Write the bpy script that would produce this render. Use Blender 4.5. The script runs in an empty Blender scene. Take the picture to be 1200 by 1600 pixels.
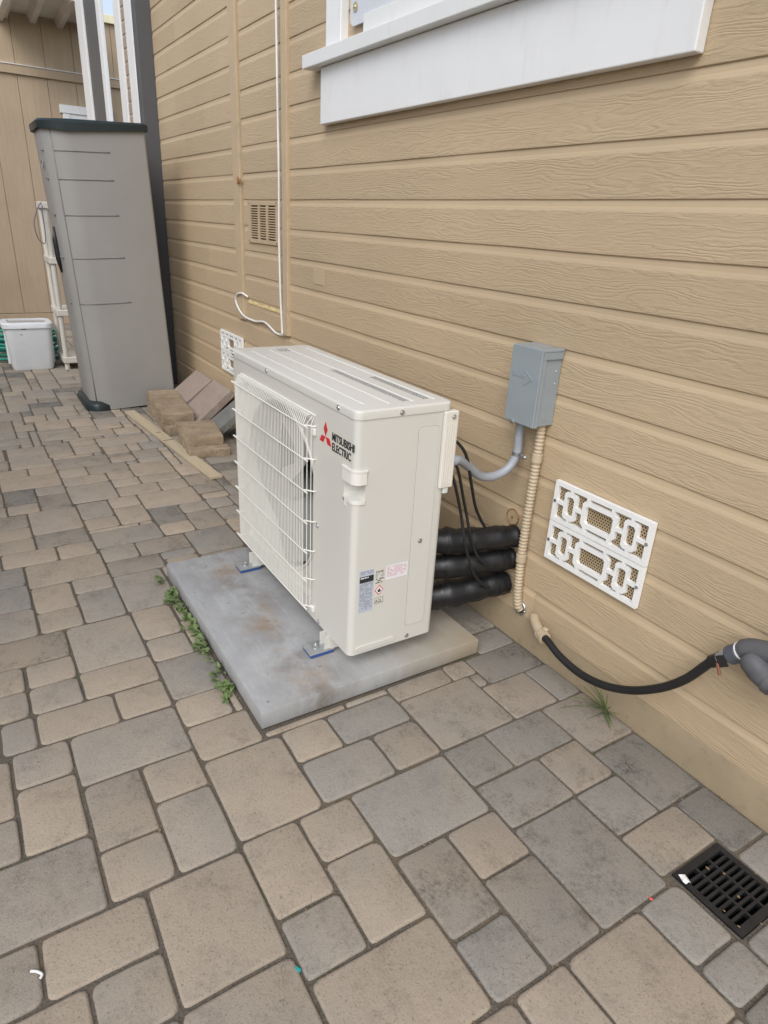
import bpy, bmesh, math, random
from mathutils import Vector, Matrix
random.seed(7)
S = bpy.context.scene
C = S.collection
PI = math.pi

# ------------------------------------------------------------------ camera, sky, sun, exposure
cam_d = bpy.data.cameras.new('camera'); cam = bpy.data.objects.new('camera', cam_d); C.objects.link(cam)
Rr = Vector((0.52431, 0.85000, 0.05103)); Ru = Vector((-0.36456, 0.16991, 0.91555)); Rf = Vector((-0.76954, 0.49863, -0.39896))
m = Matrix.Identity(4)
for i in range(3):
    m[i][0] = Rr[i]; m[i][1] = Ru[i]; m[i][2] = -Rf[i]
m[0][3], m[1][3], m[2][3] = 1.4922, -1.5520, 1.3804
cam.matrix_world = m
cam_d.sensor_fit = 'VERTICAL'; cam_d.sensor_height = 36.0; cam_d.sensor_width = 27.0
cam_d.lens = 1028.97 / 1600 * 36
cam_d.clip_start = 0.02; cam_d.clip_end = 500
S.camera = cam

SUN_EL, SUN_AZ = math.radians(44), math.radians(136)      # azimuth from +y towards +x : light comes from the yard side
w = bpy.data.worlds.new('World'); S.world = w; w.use_nodes = True
wn = w.node_tree.nodes; wl = w.node_tree.links; wn.clear()
sky = wn.new('ShaderNodeTexSky'); sky.sky_type = 'NISHITA'; sky.sun_disc = False
sky.sun_elevation = SUN_EL; sky.sun_rotation = SUN_AZ; sky.air_density = 1.0; sky.dust_density = 1.5; sky.ozone_density = 1.0
hs = wn.new('ShaderNodeHueSaturation'); hs.inputs['Saturation'].default_value = 0.60      # thin bright overcast
bg = wn.new('ShaderNodeBackground'); bg.inputs['Strength'].default_value = 0.14
wo = wn.new('ShaderNodeOutputWorld')
wl.new(sky.outputs[0], hs.inputs['Color']); wl.new(hs.outputs[0], bg.inputs[0]); wl.new(bg.outputs[0], wo.inputs[0])
sd = bpy.data.lights.new('sun', 'SUN'); sd.energy = 1.45; sd.angle = math.radians(42); sd.color = (1.0, 0.99, 0.965)
sun = bpy.data.objects.new('sun', sd); C.objects.link(sun)
sdir = Vector((math.sin(SUN_AZ) * math.cos(SUN_EL), math.cos(SUN_AZ) * math.cos(SUN_EL), math.sin(SUN_EL)))
sun.rotation_euler = (-sdir).to_track_quat('-Z', 'Y').to_euler()
S.view_settings.view_transform = 'Standard'; S.view_settings.look = 'None'
S.view_settings.exposure = 0.42; S.view_settings.gamma = 1.0; S.view_settings.use_curve_mapping = False

# ------------------------------------------------------------------ material helpers
class NT:
    def __init__(s, name):
        s.m = bpy.data.materials.new(name); s.m.use_nodes = True
        s.t = s.m.node_tree; s.n = s.t.nodes; s.l = s.t.links
        s.b = s.n['Principled BSDF']
    def new(s, typ, **kw):
        x = s.n.new(typ)
        for k, v in kw.items(): setattr(x, k, v)
        return x
    def link(s, a, b): s.l.new(a, b)
    def setv(s, sock, v):
        if isinstance(v, bpy.types.NodeSocket): s.l.new(v, sock)
        else: sock.default_value = v
    def math(s, op, a, b=0.0, c=0.0, clamp=False):
        x = s.new('ShaderNodeMath', operation=op, use_clamp=clamp)
        s.setv(x.inputs[0], a); s.setv(x.inputs[1], b); s.setv(x.inputs[2], c)
        return x.outputs[0]
    def mix(s, f, a, b, blend='MIX'):
        x = s.new('ShaderNodeMix', data_type='RGBA', blend_type=blend)
        s.setv(x.inputs['Factor'], f)
        for k, v in ((6, a), (7, b)):
            if isinstance(v, bpy.types.NodeSocket): s.l.new(v, x.inputs[k])
            else: x.inputs[k].default_value = (*v[:3], 1)
        return x.outputs[2]
    def obj(s): return s.new('ShaderNodeTexCoord').outputs['Object']
    def pos(s): return s.new('ShaderNodeNewGeometry').outputs['Position']
    def mapping(s, vec, scale=(1, 1, 1), loc=(0, 0, 0)):
        x = s.new('ShaderNodeMapping'); s.l.new(vec, x.inputs['Vector'])
        s.setv(x.inputs['Scale'], scale); s.setv(x.inputs['Location'], loc); return x.outputs[0]
    def noise(s, vec, scale, detail=4, rough=0.55, dist=0.0):
        x = s.new('ShaderNodeTexNoise'); s.l.new(vec, x.inputs['Vector'])
        x.inputs['Scale'].default_value = scale; x.inputs['Detail'].default_value = detail
        x.inputs['Roughness'].default_value = rough; x.inputs['Distortion'].default_value = dist
        return x.outputs['Fac']
    def ramp(s, f, *stops):
        x = s.new('ShaderNodeValToRGB'); s.l.new(f, x.inputs[0]); e = x.color_ramp.elements
        while len(e) < len(stops): e.new(0.5)
        for i, (p, c) in enumerate(stops):
            e[i].position = p; e[i].color = (c, c, c, 1) if isinstance(c, (int, float)) else (*c[:3], 1)
        return x.outputs[0]
    def bump(s, h, strength=0.5, dist=0.002, normal=None):
        x = s.new('ShaderNodeBump'); x.inputs['Strength'].default_value = strength; x.inputs['Distance'].default_value = dist
        s.l.new(h, x.inputs['Height'])
        if normal is not None: s.l.new(normal, x.inputs['Normal'])
        s.l.new(x.outputs[0], s.b.inputs['Normal']); return x.outputs[0]
    def base(s, v): s.setv(s.b.inputs['Base Color'], v if isinstance(v, bpy.types.NodeSocket) else (*v, 1))
    def rough(s, v): s.setv(s.b.inputs['Roughness'], v)
    def metal(s, v): s.b.inputs['Metallic'].default_value = v
    def spec(s, v): s.b.inputs['Specular IOR Level'].default_value = v

def simple(name, col, rough=0.5, metal=0.0, var=0.08, nscale=9.0, bump=0.0, bscale=60.0, spec=0.5, dirt=0.0):
    t = NT(name); o = t.pos()
    n = t.noise(o, nscale, 5)
    f = t.ramp(n, (0.3, 0.0), (0.7, 1.0))
    c = t.mix(f, [v * (1 - var) for v in col], [min(1, v * (1 + var)) for v in col])
    if dirt:
        d = t.ramp(t.noise(o, nscale * 2.7, 8, 0.7), (0.55, 0.0), (0.75, dirt))
        c = t.mix(d, c, (0.10, 0.085, 0.065))
    t.base(c); t.rough(t.math('MULTIPLY_ADD', n, 0.16, rough - 0.08)); t.metal(metal); t.spec(spec)
    if bump: t.bump(t.noise(o, bscale, 4, 0.6), bump, 0.002)
    return t.m

M = {}
def siding_mat(name, col, grain=1.0):
    t = NT(name)
    uv = t.new('ShaderNodeUVMap').outputs[0]
    sx = t.new('ShaderNodeSeparateXYZ'); t.link(uv, sx.inputs[0])
    u, v = sx.outputs[0], sx.outputs[1]
    rnd = t.new('ShaderNodeObjectInfo').outputs['Random']
    zz = t.math('MULTIPLY', v, 0.1383)
    off = t.math('MULTIPLY', rnd, 37.0)
    cv = t.new('ShaderNodeCombineXYZ'); t.link(t.math('ADD', u, off), cv.inputs[0]); t.link(zz, cv.inputs[1]); t.link(off, cv.inputs[2])
    P = cv.outputs[0]
    low = t.noise(t.mapping(P, (3.1, 17, 1)), 1.0, 2, 0.5)
    low2 = t.noise(t.mapping(P, (9.0, 30, 1)), 1.0, 2, 0.5)
    ph = t.math('MULTIPLY_ADD', low, 66.0, t.math('MULTIPLY', zz, 420.0))
    ph = t.math('MULTIPLY_ADD', low2, 11.0, ph)
    jag = t.noise(t.mapping(P, (70, 240, 1)), 1.0, 3, 0.6)
    ph = t.math('MULTIPLY_ADD', jag, 5.0, ph)
    wv = t.math('SINE', ph)
    wv = t.math('MULTIPLY_ADD', wv, 0.5, 0.5)
    wv = t.math('POWER', wv, 0.55)
    amp = t.ramp(t.noise(t.mapping(P, (4.2, 22, 1), (3, 1, 0)), 1.0, 2), (0.32, 0.12), (0.62, 1.0))
    fine = t.noise(t.mapping(P, (42, 330, 1)), 1.0, 4, 0.65)
    h = t.math('MULTIPLY', wv, amp)
    h = t.math('MULTIPLY_ADD', fine, 1.1, h)
    mask = t.ramp(v, (0.02, 0.6), (0.05, 1.0), (0.77, 1.0), (0.81, 0.06))
    h = t.math('MULTIPLY', h, mask)
    pos = t.pos()
    tone = t.ramp(t.noise(pos, 1.3, 4), (0.3, 0.0), (0.7, 1.0))
    c = t.mix(tone, [x * 0.95 for x in col], [x * 1.05 for x in col])
    dustn = t.ramp(t.noise(t.mapping(pos, (14, 14, 60)), 1.0, 6, 0.7), (0.56, 0.0), (0.8, 0.35))
    c = t.mix(dustn, c, (col[0] * 0.72, col[1] * 0.70, col[2] * 0.66))
    # valleys of the embossed grain are mixed slightly darker
    c = t.mix(t.math('MULTIPLY', t.math('SUBTRACT', 1.0, wv), t.math('MULTIPLY', mask, 0.10)), c, (col[0] * 0.6, col[1] * 0.55, col[2] * 0.5))
    rv = t.math('MULTIPLY_ADD', rnd, 0.10, 0.95)
    hsv = t.new('ShaderNodeHueSaturation'); t.link(c, hsv.inputs['Color']); t.link(rv, hsv.inputs['Value'])
    t.base(hsv.outputs[0]); t.rough(0.62); t.spec(0.35)
    t.bump(h, 0.36 * grain, 0.0032)
    return t.m
TAN = (0.506, 0.388, 0.250)
M['siding'] = siding_mat('tan_siding_paint', TAN)
M['siding_far'] = siding_mat('pinkish_siding_paint', (0.36, 0.28, 0.22), 0.5)
M['trim'] = simple('tan_trim_paint', TAN, 0.6, var=0.05, bump=0.25, bscale=120, dirt=0.25)
M['dark_gap'] = simple('dark_cavity', (0.02, 0.017, 0.014), 0.9)
M['yellow_foam'] = simple('raw_yellow_wood', (0.72, 0.58, 0.28), 0.8, var=0.2, bump=0.6, nscale=60)
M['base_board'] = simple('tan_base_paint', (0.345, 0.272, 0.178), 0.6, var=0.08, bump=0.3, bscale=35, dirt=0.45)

def paint_white(name, col=(0.80, 0.80, 0.79), specks=0.5):
    t = NT(name); o = t.pos()
    c = t.mix(t.ramp(t.noise(o, 5, 4), (0.35, 0), (0.65, 1)), [x * 0.965 for x in col], col)
    sp = t.ramp(t.noise(o, 130, 3, 0.6), (0.71, 0.0), (0.76, 1.0))
    sp = t.math('MULTIPLY', sp, t.ramp(t.noise(o, 14, 3), (0.5, 0.0), (0.72, specks)))
    c = t.mix(sp, c, (0.13, 0.12, 0.11))
    st = t.ramp(t.noise(t.mapping(o, (24, 24, 5)), 1, 5, 0.65), (0.55, 0), (0.8, 0.28))
    c = t.mix(st, c, (0.55, 0.50, 0.42))
    t.base(c); t.rough(0.42); t.bump(t.noise(t.mapping(o, (12, 12, 50)), 1, 4), 0.12, 0.003)
    return t.m
M['white'] = paint_white('white_trim_paint')
M['white_sill'] = paint_white('white_sill_paint_flaking', (0.76, 0.76, 0.74), 1.0)
M['vent_white'] = simple('white_vent_plastic', (0.84, 0.84, 0.82), 0.5, var=0.03, bump=0.15, bscale=90, dirt=0.05)

def paver_mat():
    t = NT('concrete_paver')
    at = t.new('ShaderNodeAttribute'); at.attribute_name = 'tone'
    sp = t.new('ShaderNodeSeparateColor'); t.link(at.outputs['Color'], sp.inputs[0])
    g, d, r = sp.outputs[0], sp.outputs[1], sp.outputs[2]
    pos = t.pos()
    off = t.new('ShaderNodeCombineXYZ'); t.link(t.math('MULTIPLY', r, 50.0), off.inputs[2])
    va = t.new('ShaderNodeVectorMath', operation='ADD'); t.link(pos, va.inputs[0]); t.link(off.outputs[0], va.inputs[1])
    P = va.outputs[0]
    n1 = t.noise(P, 5.5, 3, 0.5)
    f = t.math('ADD', g, t.math('MULTIPLY_ADD', n1, 1.5, -0.75), clamp=True)
    tan = t.mix(r, (0.412, 0.330, 0.246), (0.352, 0.286, 0.216))
    gry = t.mix(r, (0.242, 0.227, 0.204), (0.295, 0.270, 0.236))
    c = t.mix(f, tan, gry)
    # sandy aggregate
    ag = t.noise(P, 420, 2, 0.7)
    c = t.mix(t.ramp(ag, (0.35, 0.0), (0.66, 0.85)), c, t.mix(0.5, c, (0.44, 0.40, 0.34)))
    ag2 = t.ramp(t.noise(P, 210, 3, 0.7), (0.575, 0.0), (0.66, 0.9))
    c = t.mix(ag2, c, t.mix(0.6, c, (0.09, 0.075, 0.06)))
    # dark grime blotches
    bl = t.math('MULTIPLY', t.ramp(t.noise(P, 10, 6, 0.72), (0.47, 0.0), (0.70, 0.95)), t.ramp(t.noise(P, 75, 6, 0.8), (0.40, 0.0), (0.62, 1.0)))
    bl = t.math('MULTIPLY', bl, t.math('MULTIPLY_ADD', d, 1.0, 0.42))
    c = t.mix(bl, c, (0.075, 0.066, 0.056))
    hv = t.new('ShaderNodeHueSaturation'); t.link(c, hv.inputs['Color']); t.link(t.math('MULTIPLY_ADD', d, -0.38, 1.03), hv.inputs['Value'])
    c = hv.outputs[0]
    # efflorescence scratches
    ef = t.ramp(t.noise(P, 34, 6, 0.8), (0.69, 0.0), (0.80, 0.35))
    c = t.mix(ef, c, (0.50, 0.48, 0.44))
    t.base(c); t.rough(0.88); t.spec(0.25)
    h = t.math('MULTIPLY_ADD', t.noise(P, 240, 3, 0.7), 0.6, t.noise(P, 38, 4, 0.6))
    t.bump(h, 0.75, 0.0026)
    return t.m
M['paver'] = paver_mat()
def sand_mat():
    t = NT('joint_sand'); o = t.pos()
    sx = t.new('ShaderNodeSeparateXYZ'); t.link(o, sx.inputs[0])
    c = t.mix(t.ramp(t.noise(o, 160, 4, 0.7), (0.35, 0), (0.65, 1)), (0.085, 0.075, 0.062), (0.185, 0.162, 0.132))
    br = t.ramp(t.noise(o, 3.0, 4), (0.45, 0.0), (0.62, 0.8))
    c = t.mix(t.math('MULTIPLY', br, t.ramp(t.noise(o, 26, 4), (0.4, 0.1), (0.6, 1.0))), c, (0.19, 0.145, 0.10))
    ms = t.math('MULTIPLY', t.ramp(t.noise(o, 2.2, 5, 0.6), (0.56, 0.0), (0.68, 1.0)), t.ramp(t.noise(o, 45, 4), (0.42, 0.0), (0.58, 0.8)))
    c = t.mix(ms, c, (0.075, 0.085, 0.03))
    t.base(c); t.rough(0.95); t.spec(0.1); t.bump(t.noise(o, 180, 4, 0.7), 0.9, 0.004)
    return t.m
M['sand'] = sand_mat()
def slab_mat():
    t = NT('grey_pad_concrete'); o = t.pos()
    sx = t.new('ShaderNodeSeparateXYZ'); t.link(o, sx.inputs[0]); X, Y, Z = sx.outputs
    c = t.mix(t.ramp(t.noise(o, 6, 6, 0.6), (0.35, 0), (0.65, 1)), (0.300, 0.302, 0.302), (0.385, 0.385, 0.380))
    c = t.mix(t.ramp(t.noise(t.mapping(o, (5, 26, 5)), 1, 6, 0.7), (0.5, 0), (0.75, 0.55)), c, (0.47, 0.475, 0.48))
    # drip line stains in front of the machine
    band = t.math('SUBTRACT', 1.0, t.math('MULTIPLY', t.math('ABSOLUTE', t.math('ADD', Y, 0.80)), 6.5), clamp=True)
    st = t.math('MULTIPLY', t.ramp(t.noise(o, 5.0, 6, 0.68), (0.44, 0.0), (0.62, 1.0)), band)
    c = t.mix(t.math('MULTIPLY', st, 0.75), c, (0.155, 0.125, 0.095))
    ru = t.math('MULTIPLY', t.ramp(t.noise(t.mapping(o, (1, 1, 1), (4.2, 1.3, 0)), 4.3, 4, 0.6), (0.50, 0.0), (0.66, 1.0)), band)
    c = t.mix(t.math('MULTIPLY', ru, 0.75), c, (0.31, 0.215, 0.135))
    sp = t.ramp(t.noise(o, 42, 3, 0.5), (0.70, 0.0), (0.75, 0.6))
    c = t.mix(sp, c, (0.12, 0.105, 0.09))
    # weathered tan end by the wall
    e = t.math('MULTIPLY_ADD', Y, 2.6, 1.55, clamp=True)
    e = t.math('MULTIPLY', e, t.math('MULTIPLY_ADD', X, 2.0, 1.0, clamp=True))
    e = t.math('MULTIPLY', e, t.math('MULTIPLY_ADD', t.noise(o, 7, 4), 0.8, 0.35), clamp=True)
    c = t.mix(e, c, (0.37, 0.295, 0.190))
    t.base(c); t.rough(0.8); t.spec(0.3)
    t.bump(t.math('MULTIPLY_ADD', t.noise(o, 220, 3), 0.4, t.noise(o, 22, 5)), 0.25, 0.003)
    return t.m
M['slab'] = slab_mat()
CREAM = (0.640, 0.628, 0.578)
M['cream'] = simple('cream_powder_coat', CREAM, 0.38, var=0.012, nscale=3, bump=0.05, bscale=300, spec=0.45)
M['cream_wire'] = simple('cream_wire_coating', (0.80, 0.785, 0.72), 0.35, var=0.02)
M['cover'] = simple('ivory_cover_plastic', (0.72, 0.69, 0.62), 0.45, var=0.02)
M['cream_white'] = simple('white_handle_plastic', (0.76, 0.74, 0.69), 0.35, var=0.015)
M['fan'] = simple('grey_fan_plastic', (0.30, 0.30, 0.285), 0.45, var=0.03)
def fin_mat():
    t = NT('dark_coil_fins'); o = t.pos()
    sx = t.new('ShaderNodeSeparateXYZ'); t.link(o, sx.inputs[0])
    s = t.math('SINE', t.math('MULTIPLY', sx.outputs[0], 900.0))
    c = t.mix(t.math('MULTIPLY_ADD', s, 0.5, 0.5), (0.03, 0.03, 0.032), (0.10, 0.10, 0.10))
    t.base(c); t.rough(0.5); t.metal(0.3); return t.m
M['fins'] = fin_mat()
M['steel'] = simple('zinc_steel', (0.56, 0.57, 0.58), 0.32, 0.9, var=0.12, nscale=70)
M['galv'] = simple('galvanised_plate', (0.52, 0.54, 0.55), 0.42, 0.75, var=0.15, nscale=50)
M['blue_rubber'] = simple('blue_rubber', (0.035, 0.085, 0.26), 0.6, var=0.15)
M['black_wrap'] = simple('black_insulation_wrap', (0.011, 0.011, 0.012), 0.40, var=0.25, nscale=30, bump=0.5, bscale=24, spec=0.5)
M['black_cable'] = simple('black_cable_jacket', (0.016, 0.016, 0.017), 0.5, var=0.2)
M['black_rubber'] = simple('black_rubber_hose', (0.014, 0.014, 0.015), 0.42, var=0.2)
M['tape'] = simple('dark_zip_tie', (0.010, 0.010, 0.010), 0.3)
M['greybox'] = simple('grey_enclosure_paint', (0.285, 0.325, 0.345), 0.33, var=0.06, nscale=7, bump=0.06, bscale=200, spec=0.5)
M['greyconduit'] = simple('grey_conduit_plastic', (0.33, 0.35, 0.38), 0.36, var=0.05)
M['beige_cond'] = simple('painted_beige_conduit', (0.50, 0.405, 0.28), 0.5, var=0.08, nscale=20, dirt=0.15)
M['screen'] = None
def screen_mat():
    t = NT('perforated_tan_screen'); o = t.pos()
    sx = t.new('ShaderNodeSeparateXYZ'); t.link(o, sx.inputs[0])
    p = 0.0098
    def dots(ox, oz):
        fx = t.math('SUBTRACT', t.math('FRACT', t.math('ADD', t.math('DIVIDE', sx.outputs[0], p), ox)), 0.5)
        fz = t.math('MULTIPLY', t.math('SUBTRACT', t.math('FRACT', t.math('ADD', t.math('DIVIDE', sx.outputs[2], p * 1.73), oz)), 0.5), 1.73)
        return t.math('SQRT', t.math('ADD', t.math('MULTIPLY', fx, fx), t.math('MULTIPLY', fz, fz)))
    d = t.math('MINIMUM', dots(0, 0), dots(0.5, 0.5))
    h = t.math('LESS_THAN', d, 0.30)
    c = t.mix(h, t.mix(t.noise(o, 40, 4), (0.45, 0.34, 0.20), (0.36, 0.27, 0.16)), (0.012, 0.010, 0.008))
    t.base(c); t.rough(0.6); return t.m
M['screen'] = screen_mat()
M['rust_ring'] = simple('rusty_plug_rim', (0.30, 0.16, 0.06), 0.7, var=0.4, nscale=60, bump=0.4)
M['plug'] = simple('painted_wall_plug', (0.42, 0.32, 0.19), 0.6, var=0.15, nscale=50, dirt=0.4)
M['label_blue'] = simple('silver_blue_label', (0.50, 0.54, 0.62), 0.35, var=0.04)
M['label_cream'] = simple('pale_label', (0.66, 0.64, 0.57), 0.4, var=0.02)
M['label_white'] = simple('white_label', (0.80, 0.79, 0.82), 0.4, var=0.02)
M['ink'] = simple('black_ink', (0.025, 0.025, 0.03), 0.5)
M['ink_soft'] = simple('fine_grey_print', (0.20, 0.21, 0.25), 0.5)
M['ink_red'] = simple('fine_red_print', (0.62, 0.28, 0.32), 0.5)
M['seam'] = simple('panel_seam_shade', (0.40, 0.39, 0.36), 0.6)
M['ink_lid'] = simple('embossed_grey_print', (0.24, 0.24, 0.23), 0.5)
M['logo_red'] = simple('red_emblem', (0.62, 0.02, 0.03), 0.4)
M['clear'] = simple('clear_tab_plastic', (0.66, 0.67, 0.64), 0.15, var=0.05)
M['cabinet'] = simple('taupe_resin', (0.305, 0.296, 0.280), 0.46, var=0.035, nscale=3, bump=0.12, bscale=400)
M['cab_green'] = simple('dark_green_resin', (0.016, 0.026, 0.027), 0.42, var=0.12, nscale=6)
M['cab_groove'] = simple('groove_taupe', (0.215, 0.207, 0.196), 0.6)
M['black_plastic'] = simple('black_plastic', (0.018, 0.018, 0.020), 0.45, var=0.25, nscale=30, dirt=0.0)
M['bin'] = simple('white_bin_plastic', (0.74, 0.76, 0.78), 0.4, var=0.03, dirt=0.06)
M['bin_lid'] = simple('clear_lid_window', (0.40, 0.385, 0.375), 0.2, var=0.12, nscale=25)
M['hose_green'] = simple('green_hose', (0.03, 0.27, 0.205), 0.4, var=0.2, nscale=14)
M['shelf'] = simple('ivory_shelf_plastic', (0.62, 0.595, 0.53), 0.45, var=0.04, dirt=0.06)
M['post_grey'] = simple('dark_grey_post_paint', (0.085, 0.085, 0.090), 0.55, var=0.06, bump=0.1)
M['post_mid'] = simple('mid_grey_panel_paint', (0.105, 0.103, 0.102), 0.55, var=0.06, bump=0.1)
M['roof_metal'] = simple('grey_roof_metal', (0.66, 0.63, 0.58), 0.5, 0.1, var=0.12, nscale=4)
M['cap'] = simple('pale_cap_board', (0.85, 0.78, 0.55), 0.6)
def fence_mat():
    t = NT('tan_panel_siding'); o = t.pos()
    s = t.noise(t.mapping(o, (40, 40, 2.2)), 1.0, 5, 0.65)
    c = t.mix(t.ramp(s, (0.3, 0), (0.7, 1)), (0.40, 0.305, 0.205), (0.455, 0.35, 0.24))
    c = t.mix(t.ramp(t.noise(o, 1.6, 5), (0.5, 0), (0.75, 0.3)), c, (0.26, 0.195, 0.13))
    t.base(c); t.rough(0.75); t.bump(s, 0.35, 0.004); return t.m
M['fence'] = fence_mat()
def stone_mat(name, a, b, dirt):
    t = NT(name); o = t.pos()
    c = t.mix(t.ramp(t.noise(o, 11, 5, 0.65), (0.35, 0), (0.65, 1)), a, b)
    c = t.mix(t.ramp(t.noise(o, 90, 4, 0.75), (0.55, 0), (0.72, dirt)), c, (0.11, 0.085, 0.06))
    t.base(c); t.rough(0.9); t.spec(0.2)
    t.bump(t.math('MULTIPLY_ADD', t.noise(o, 150, 3), 0.5, t.noise(o, 30, 5, 0.65)), 1.0, 0.012); return t.m
M['stone_tan'] = stone_mat('split_face_tan_block', (0.40, 0.318, 0.222), (0.28, 0.215, 0.148), 0.6)
M['stone_pink'] = stone_mat('pinkish_concrete_slab', (0.375, 0.300, 0.252), (0.325, 0.262, 0.222), 0.15)
M['stone_grey'] = stone_mat('grey_concrete_slab', (0.22, 0.22, 0.205), (0.17, 0.17, 0.155), 0.4)
def plank_mat():
    t = NT('weathered_plank_wood'); o = t.pos()
    g = t.noise(t.mapping(o, (3, 70, 40)), 1.0, 5, 0.6)
    c = t.mix(t.ramp(g, (0.3, 0), (0.7, 1)), (0.42, 0.35, 0.235), (0.52, 0.435, 0.305))
    t.base(c); t.rough(0.75); t.bump(g, 0.25, 0.002); return t.m
M['plank'] = plank_mat()
def leaf_mat(name, a, b):
    t = NT(name); o = t.pos()
    c = t.mix(t.ramp(t.noise(o, 60, 3), (0.35, 0), (0.65, 1)), a, b)
    t.base(c); t.rough(0.5)
    t.b.inputs['Subsurface Weight'].default_value = 0.0
    return t.m
M['leaf'] = leaf_mat('succulent_weed_leaf', (0.10, 0.16, 0.045), (0.20, 0.27, 0.10))
M['leaf_b'] = leaf_mat('dull_weed_leaf', (0.11, 0.165, 0.055), (0.20, 0.26, 0.11))
M['grass'] = leaf_mat('grass_blade', (0.05, 0.11, 0.02), (0.10, 0.17, 0.035))
M['dead'] = leaf_mat('dry_leaf_bits', (0.20, 0.125, 0.06), (0.34, 0.235, 0.12))
M['paper'] = simple('white_paper_scrap', (0.82, 0.81, 0.80), 0.7, var=0.1, nscale=60)
M['red_bit'] = simple('red_scrap', (0.62, 0.10, 0.08), 0.6)
M['teal_bit'] = simple('teal_scrap', (0.02, 0.36, 0.36), 0.4)
M['abs_dark'] = simple('slate_grey_collar', (0.095, 0.105, 0.125), 0.5)
M['abs_grey'] = simple('dusty_grey_pipe', (0.105, 0.105, 0.110), 0.55, var=0.18, nscale=18, bump=0.15)
M['brass'] = simple('brass_washer', (0.55, 0.46, 0.28), 0.35, 0.6)
M['copper'] = simple('rusty_copper_bit', (0.20, 0.075, 0.04), 0.6)
def plexi():
    t = NT('clouded_plastic_sheet')
    t.base((0.72, 0.74, 0.78)); t.rough(0.25); t.b.inputs['Alpha'].default_value = 0.82; return t.m
M['plexi'] = plexi()
M['pane'] = simple('dark_window_pane', (0.12, 0.12, 0.13), 0.12)
M['cable_white'] = simple('white_cable_jacket', (0.74, 0.735, 0.70), 0.45)
M['wire'] = simple('purple_wire', (0.16, 0.13, 0.19), 0.5)

# ------------------------------------------------------------------ mesh helpers
class MB:
    def __init__(s): s.bm = bmesh.new()
    def box(s, a, b, bev=0.0, seg=1, rot=None, piv=None):
        x0, x1 = sorted((a[0], b[0])); y0, y1 = sorted((a[1], b[1])); z0, z1 = sorted((a[2], b[2]))
        v = [s.bm.verts.new(p) for p in ((x0,y0,z0),(x1,y0,z0),(x1,y1,z0),(x0,y1,z0),(x0,y0,z1),(x1,y0,z1),(x1,y1,z1),(x0,y1,z1))]
        f = [s.bm.faces.new([v[i] for i in q]) for q in ((3,2,1,0),(4,5,6,7),(0,1,5,4),(1,2,6,5),(2,3,7,6),(3,0,4,7))]
        if rot is not None:
            bmesh.ops.rotate(s.bm, verts=v, cent=piv or ((x0+x1)/2,(y0+y1)/2,(z0+z1)/2), matrix=rot)
        if bev:
            e = list({e for q in f for e in q.edges})
            bmesh.ops.bevel(s.bm, geom=e, offset=bev, segments=seg, affect='EDGES', profile=0.5)
        return s
    def loft(s, rings, cap0=True, cap1=True, closed=True):
        R = [[s.bm.verts.new(p) for p in r] for r in rings]
        n = len(R[0])
        for a, b in zip(R, R[1:]):
            for i in range(n if closed else n - 1):
                j = (i + 1) % n
                try: s.bm.faces.new((a[i], a[j], b[j], b[i]))
                except ValueError: pass
        if cap0: s.bm.faces.new(list(reversed(R[0])))
        if cap1: s.bm.faces.new(R[-1])
        return s
    def tube(s, pts, r, n=10, cap=True):
        P = [Vector(p) for p in pts]
        rad = r if callable(r) else (lambda i, N: r[i] if isinstance(r, (list, tuple)) else r)
        t0 = (P[1] - P[0]).normalized()
        up = Vector((0, 0, 1)) if abs(t0.z) < 0.9 else Vector((1, 0, 0))
        nrm = t0.cross(up).normalized()
        rings = []
        for i, p in enumerate(P):
            t = (P[min(i + 1, len(P) - 1)] - P[max(i - 1, 0)]).normalized()
            nrm = (nrm - t * nrm.dot(t)).normalized(); bn = t.cross(nrm)
            q = rad(i, len(P))
            rings.append([p + nrm * (math.cos(2*PI*k/n) * q) + bn * (math.sin(2*PI*k/n) * q) for k in range(n)])
        return s.loft(rings, cap, cap)
    def prism(s, poly, axis, d0, d1, bev=0.0):
        def mk(p, d):
            return {'x': (d, p[0], p[1]), 'y': (p[0], d, p[1]), 'z': (p[0], p[1], d)}[axis]
        nf = len(s.bm.faces)
        s.loft([[mk(p, d0) for p in poly], [mk(p, d1) for p in poly]])
        return s
    def disc(s, c, axis, r, d, n=20, r2=None):
        ax = Vector(axis).normalized(); c = Vector(c)
        s.tube([c, c + ax * d], [r, r2 if r2 is not None else r], n); return s
    def quad(s, *p):
        s.bm.faces.new([s.bm.verts.new(q) for q in p]); return s
    def build(s, name, mat, parent=None, smooth=False, recalc=True):
        if recalc: bmesh.ops.recalc_face_normals(s.bm, faces=s.bm.faces)
        me = bpy.data.meshes.new(name); s.bm.to_mesh(me); s.bm.free()
        me.materials.append(M[mat] if isinstance(mat, str) else mat)
        if smooth:
            me.polygons.foreach_set('use_smooth', [True] * len(me.polygons))
            if smooth != 'all':
                me.set_sharp_from_angle(angle=math.radians(40 if smooth is True else smooth))
        o = bpy.data.objects.new(name, me); C.objects.link(o)
        if parent: o.parent = parent
        return o
def tag(o, label=None, cat=None, group=None, kind=None):
    if label: o['label'] = label
    if cat: o['category'] = cat
    if group: o['group'] = group
    if kind: o['kind'] = kind
    return o
def empty(name, loc, label=None, cat=None, group=None, kind=None):
    o = bpy.data.objects.new(name, None); C.objects.link(o); o.location = loc; o.empty_display_size = 0.05
    return tag(o, label, cat, group, kind)
def adopt(root):
    """parts are modelled in world coordinates: make them keep their place under an Empty that stands at the thing's base"""
    L = Matrix.Translation(root.location)
    for ch in root.children: ch.matrix_parent_inverse = L.inverted()
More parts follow.
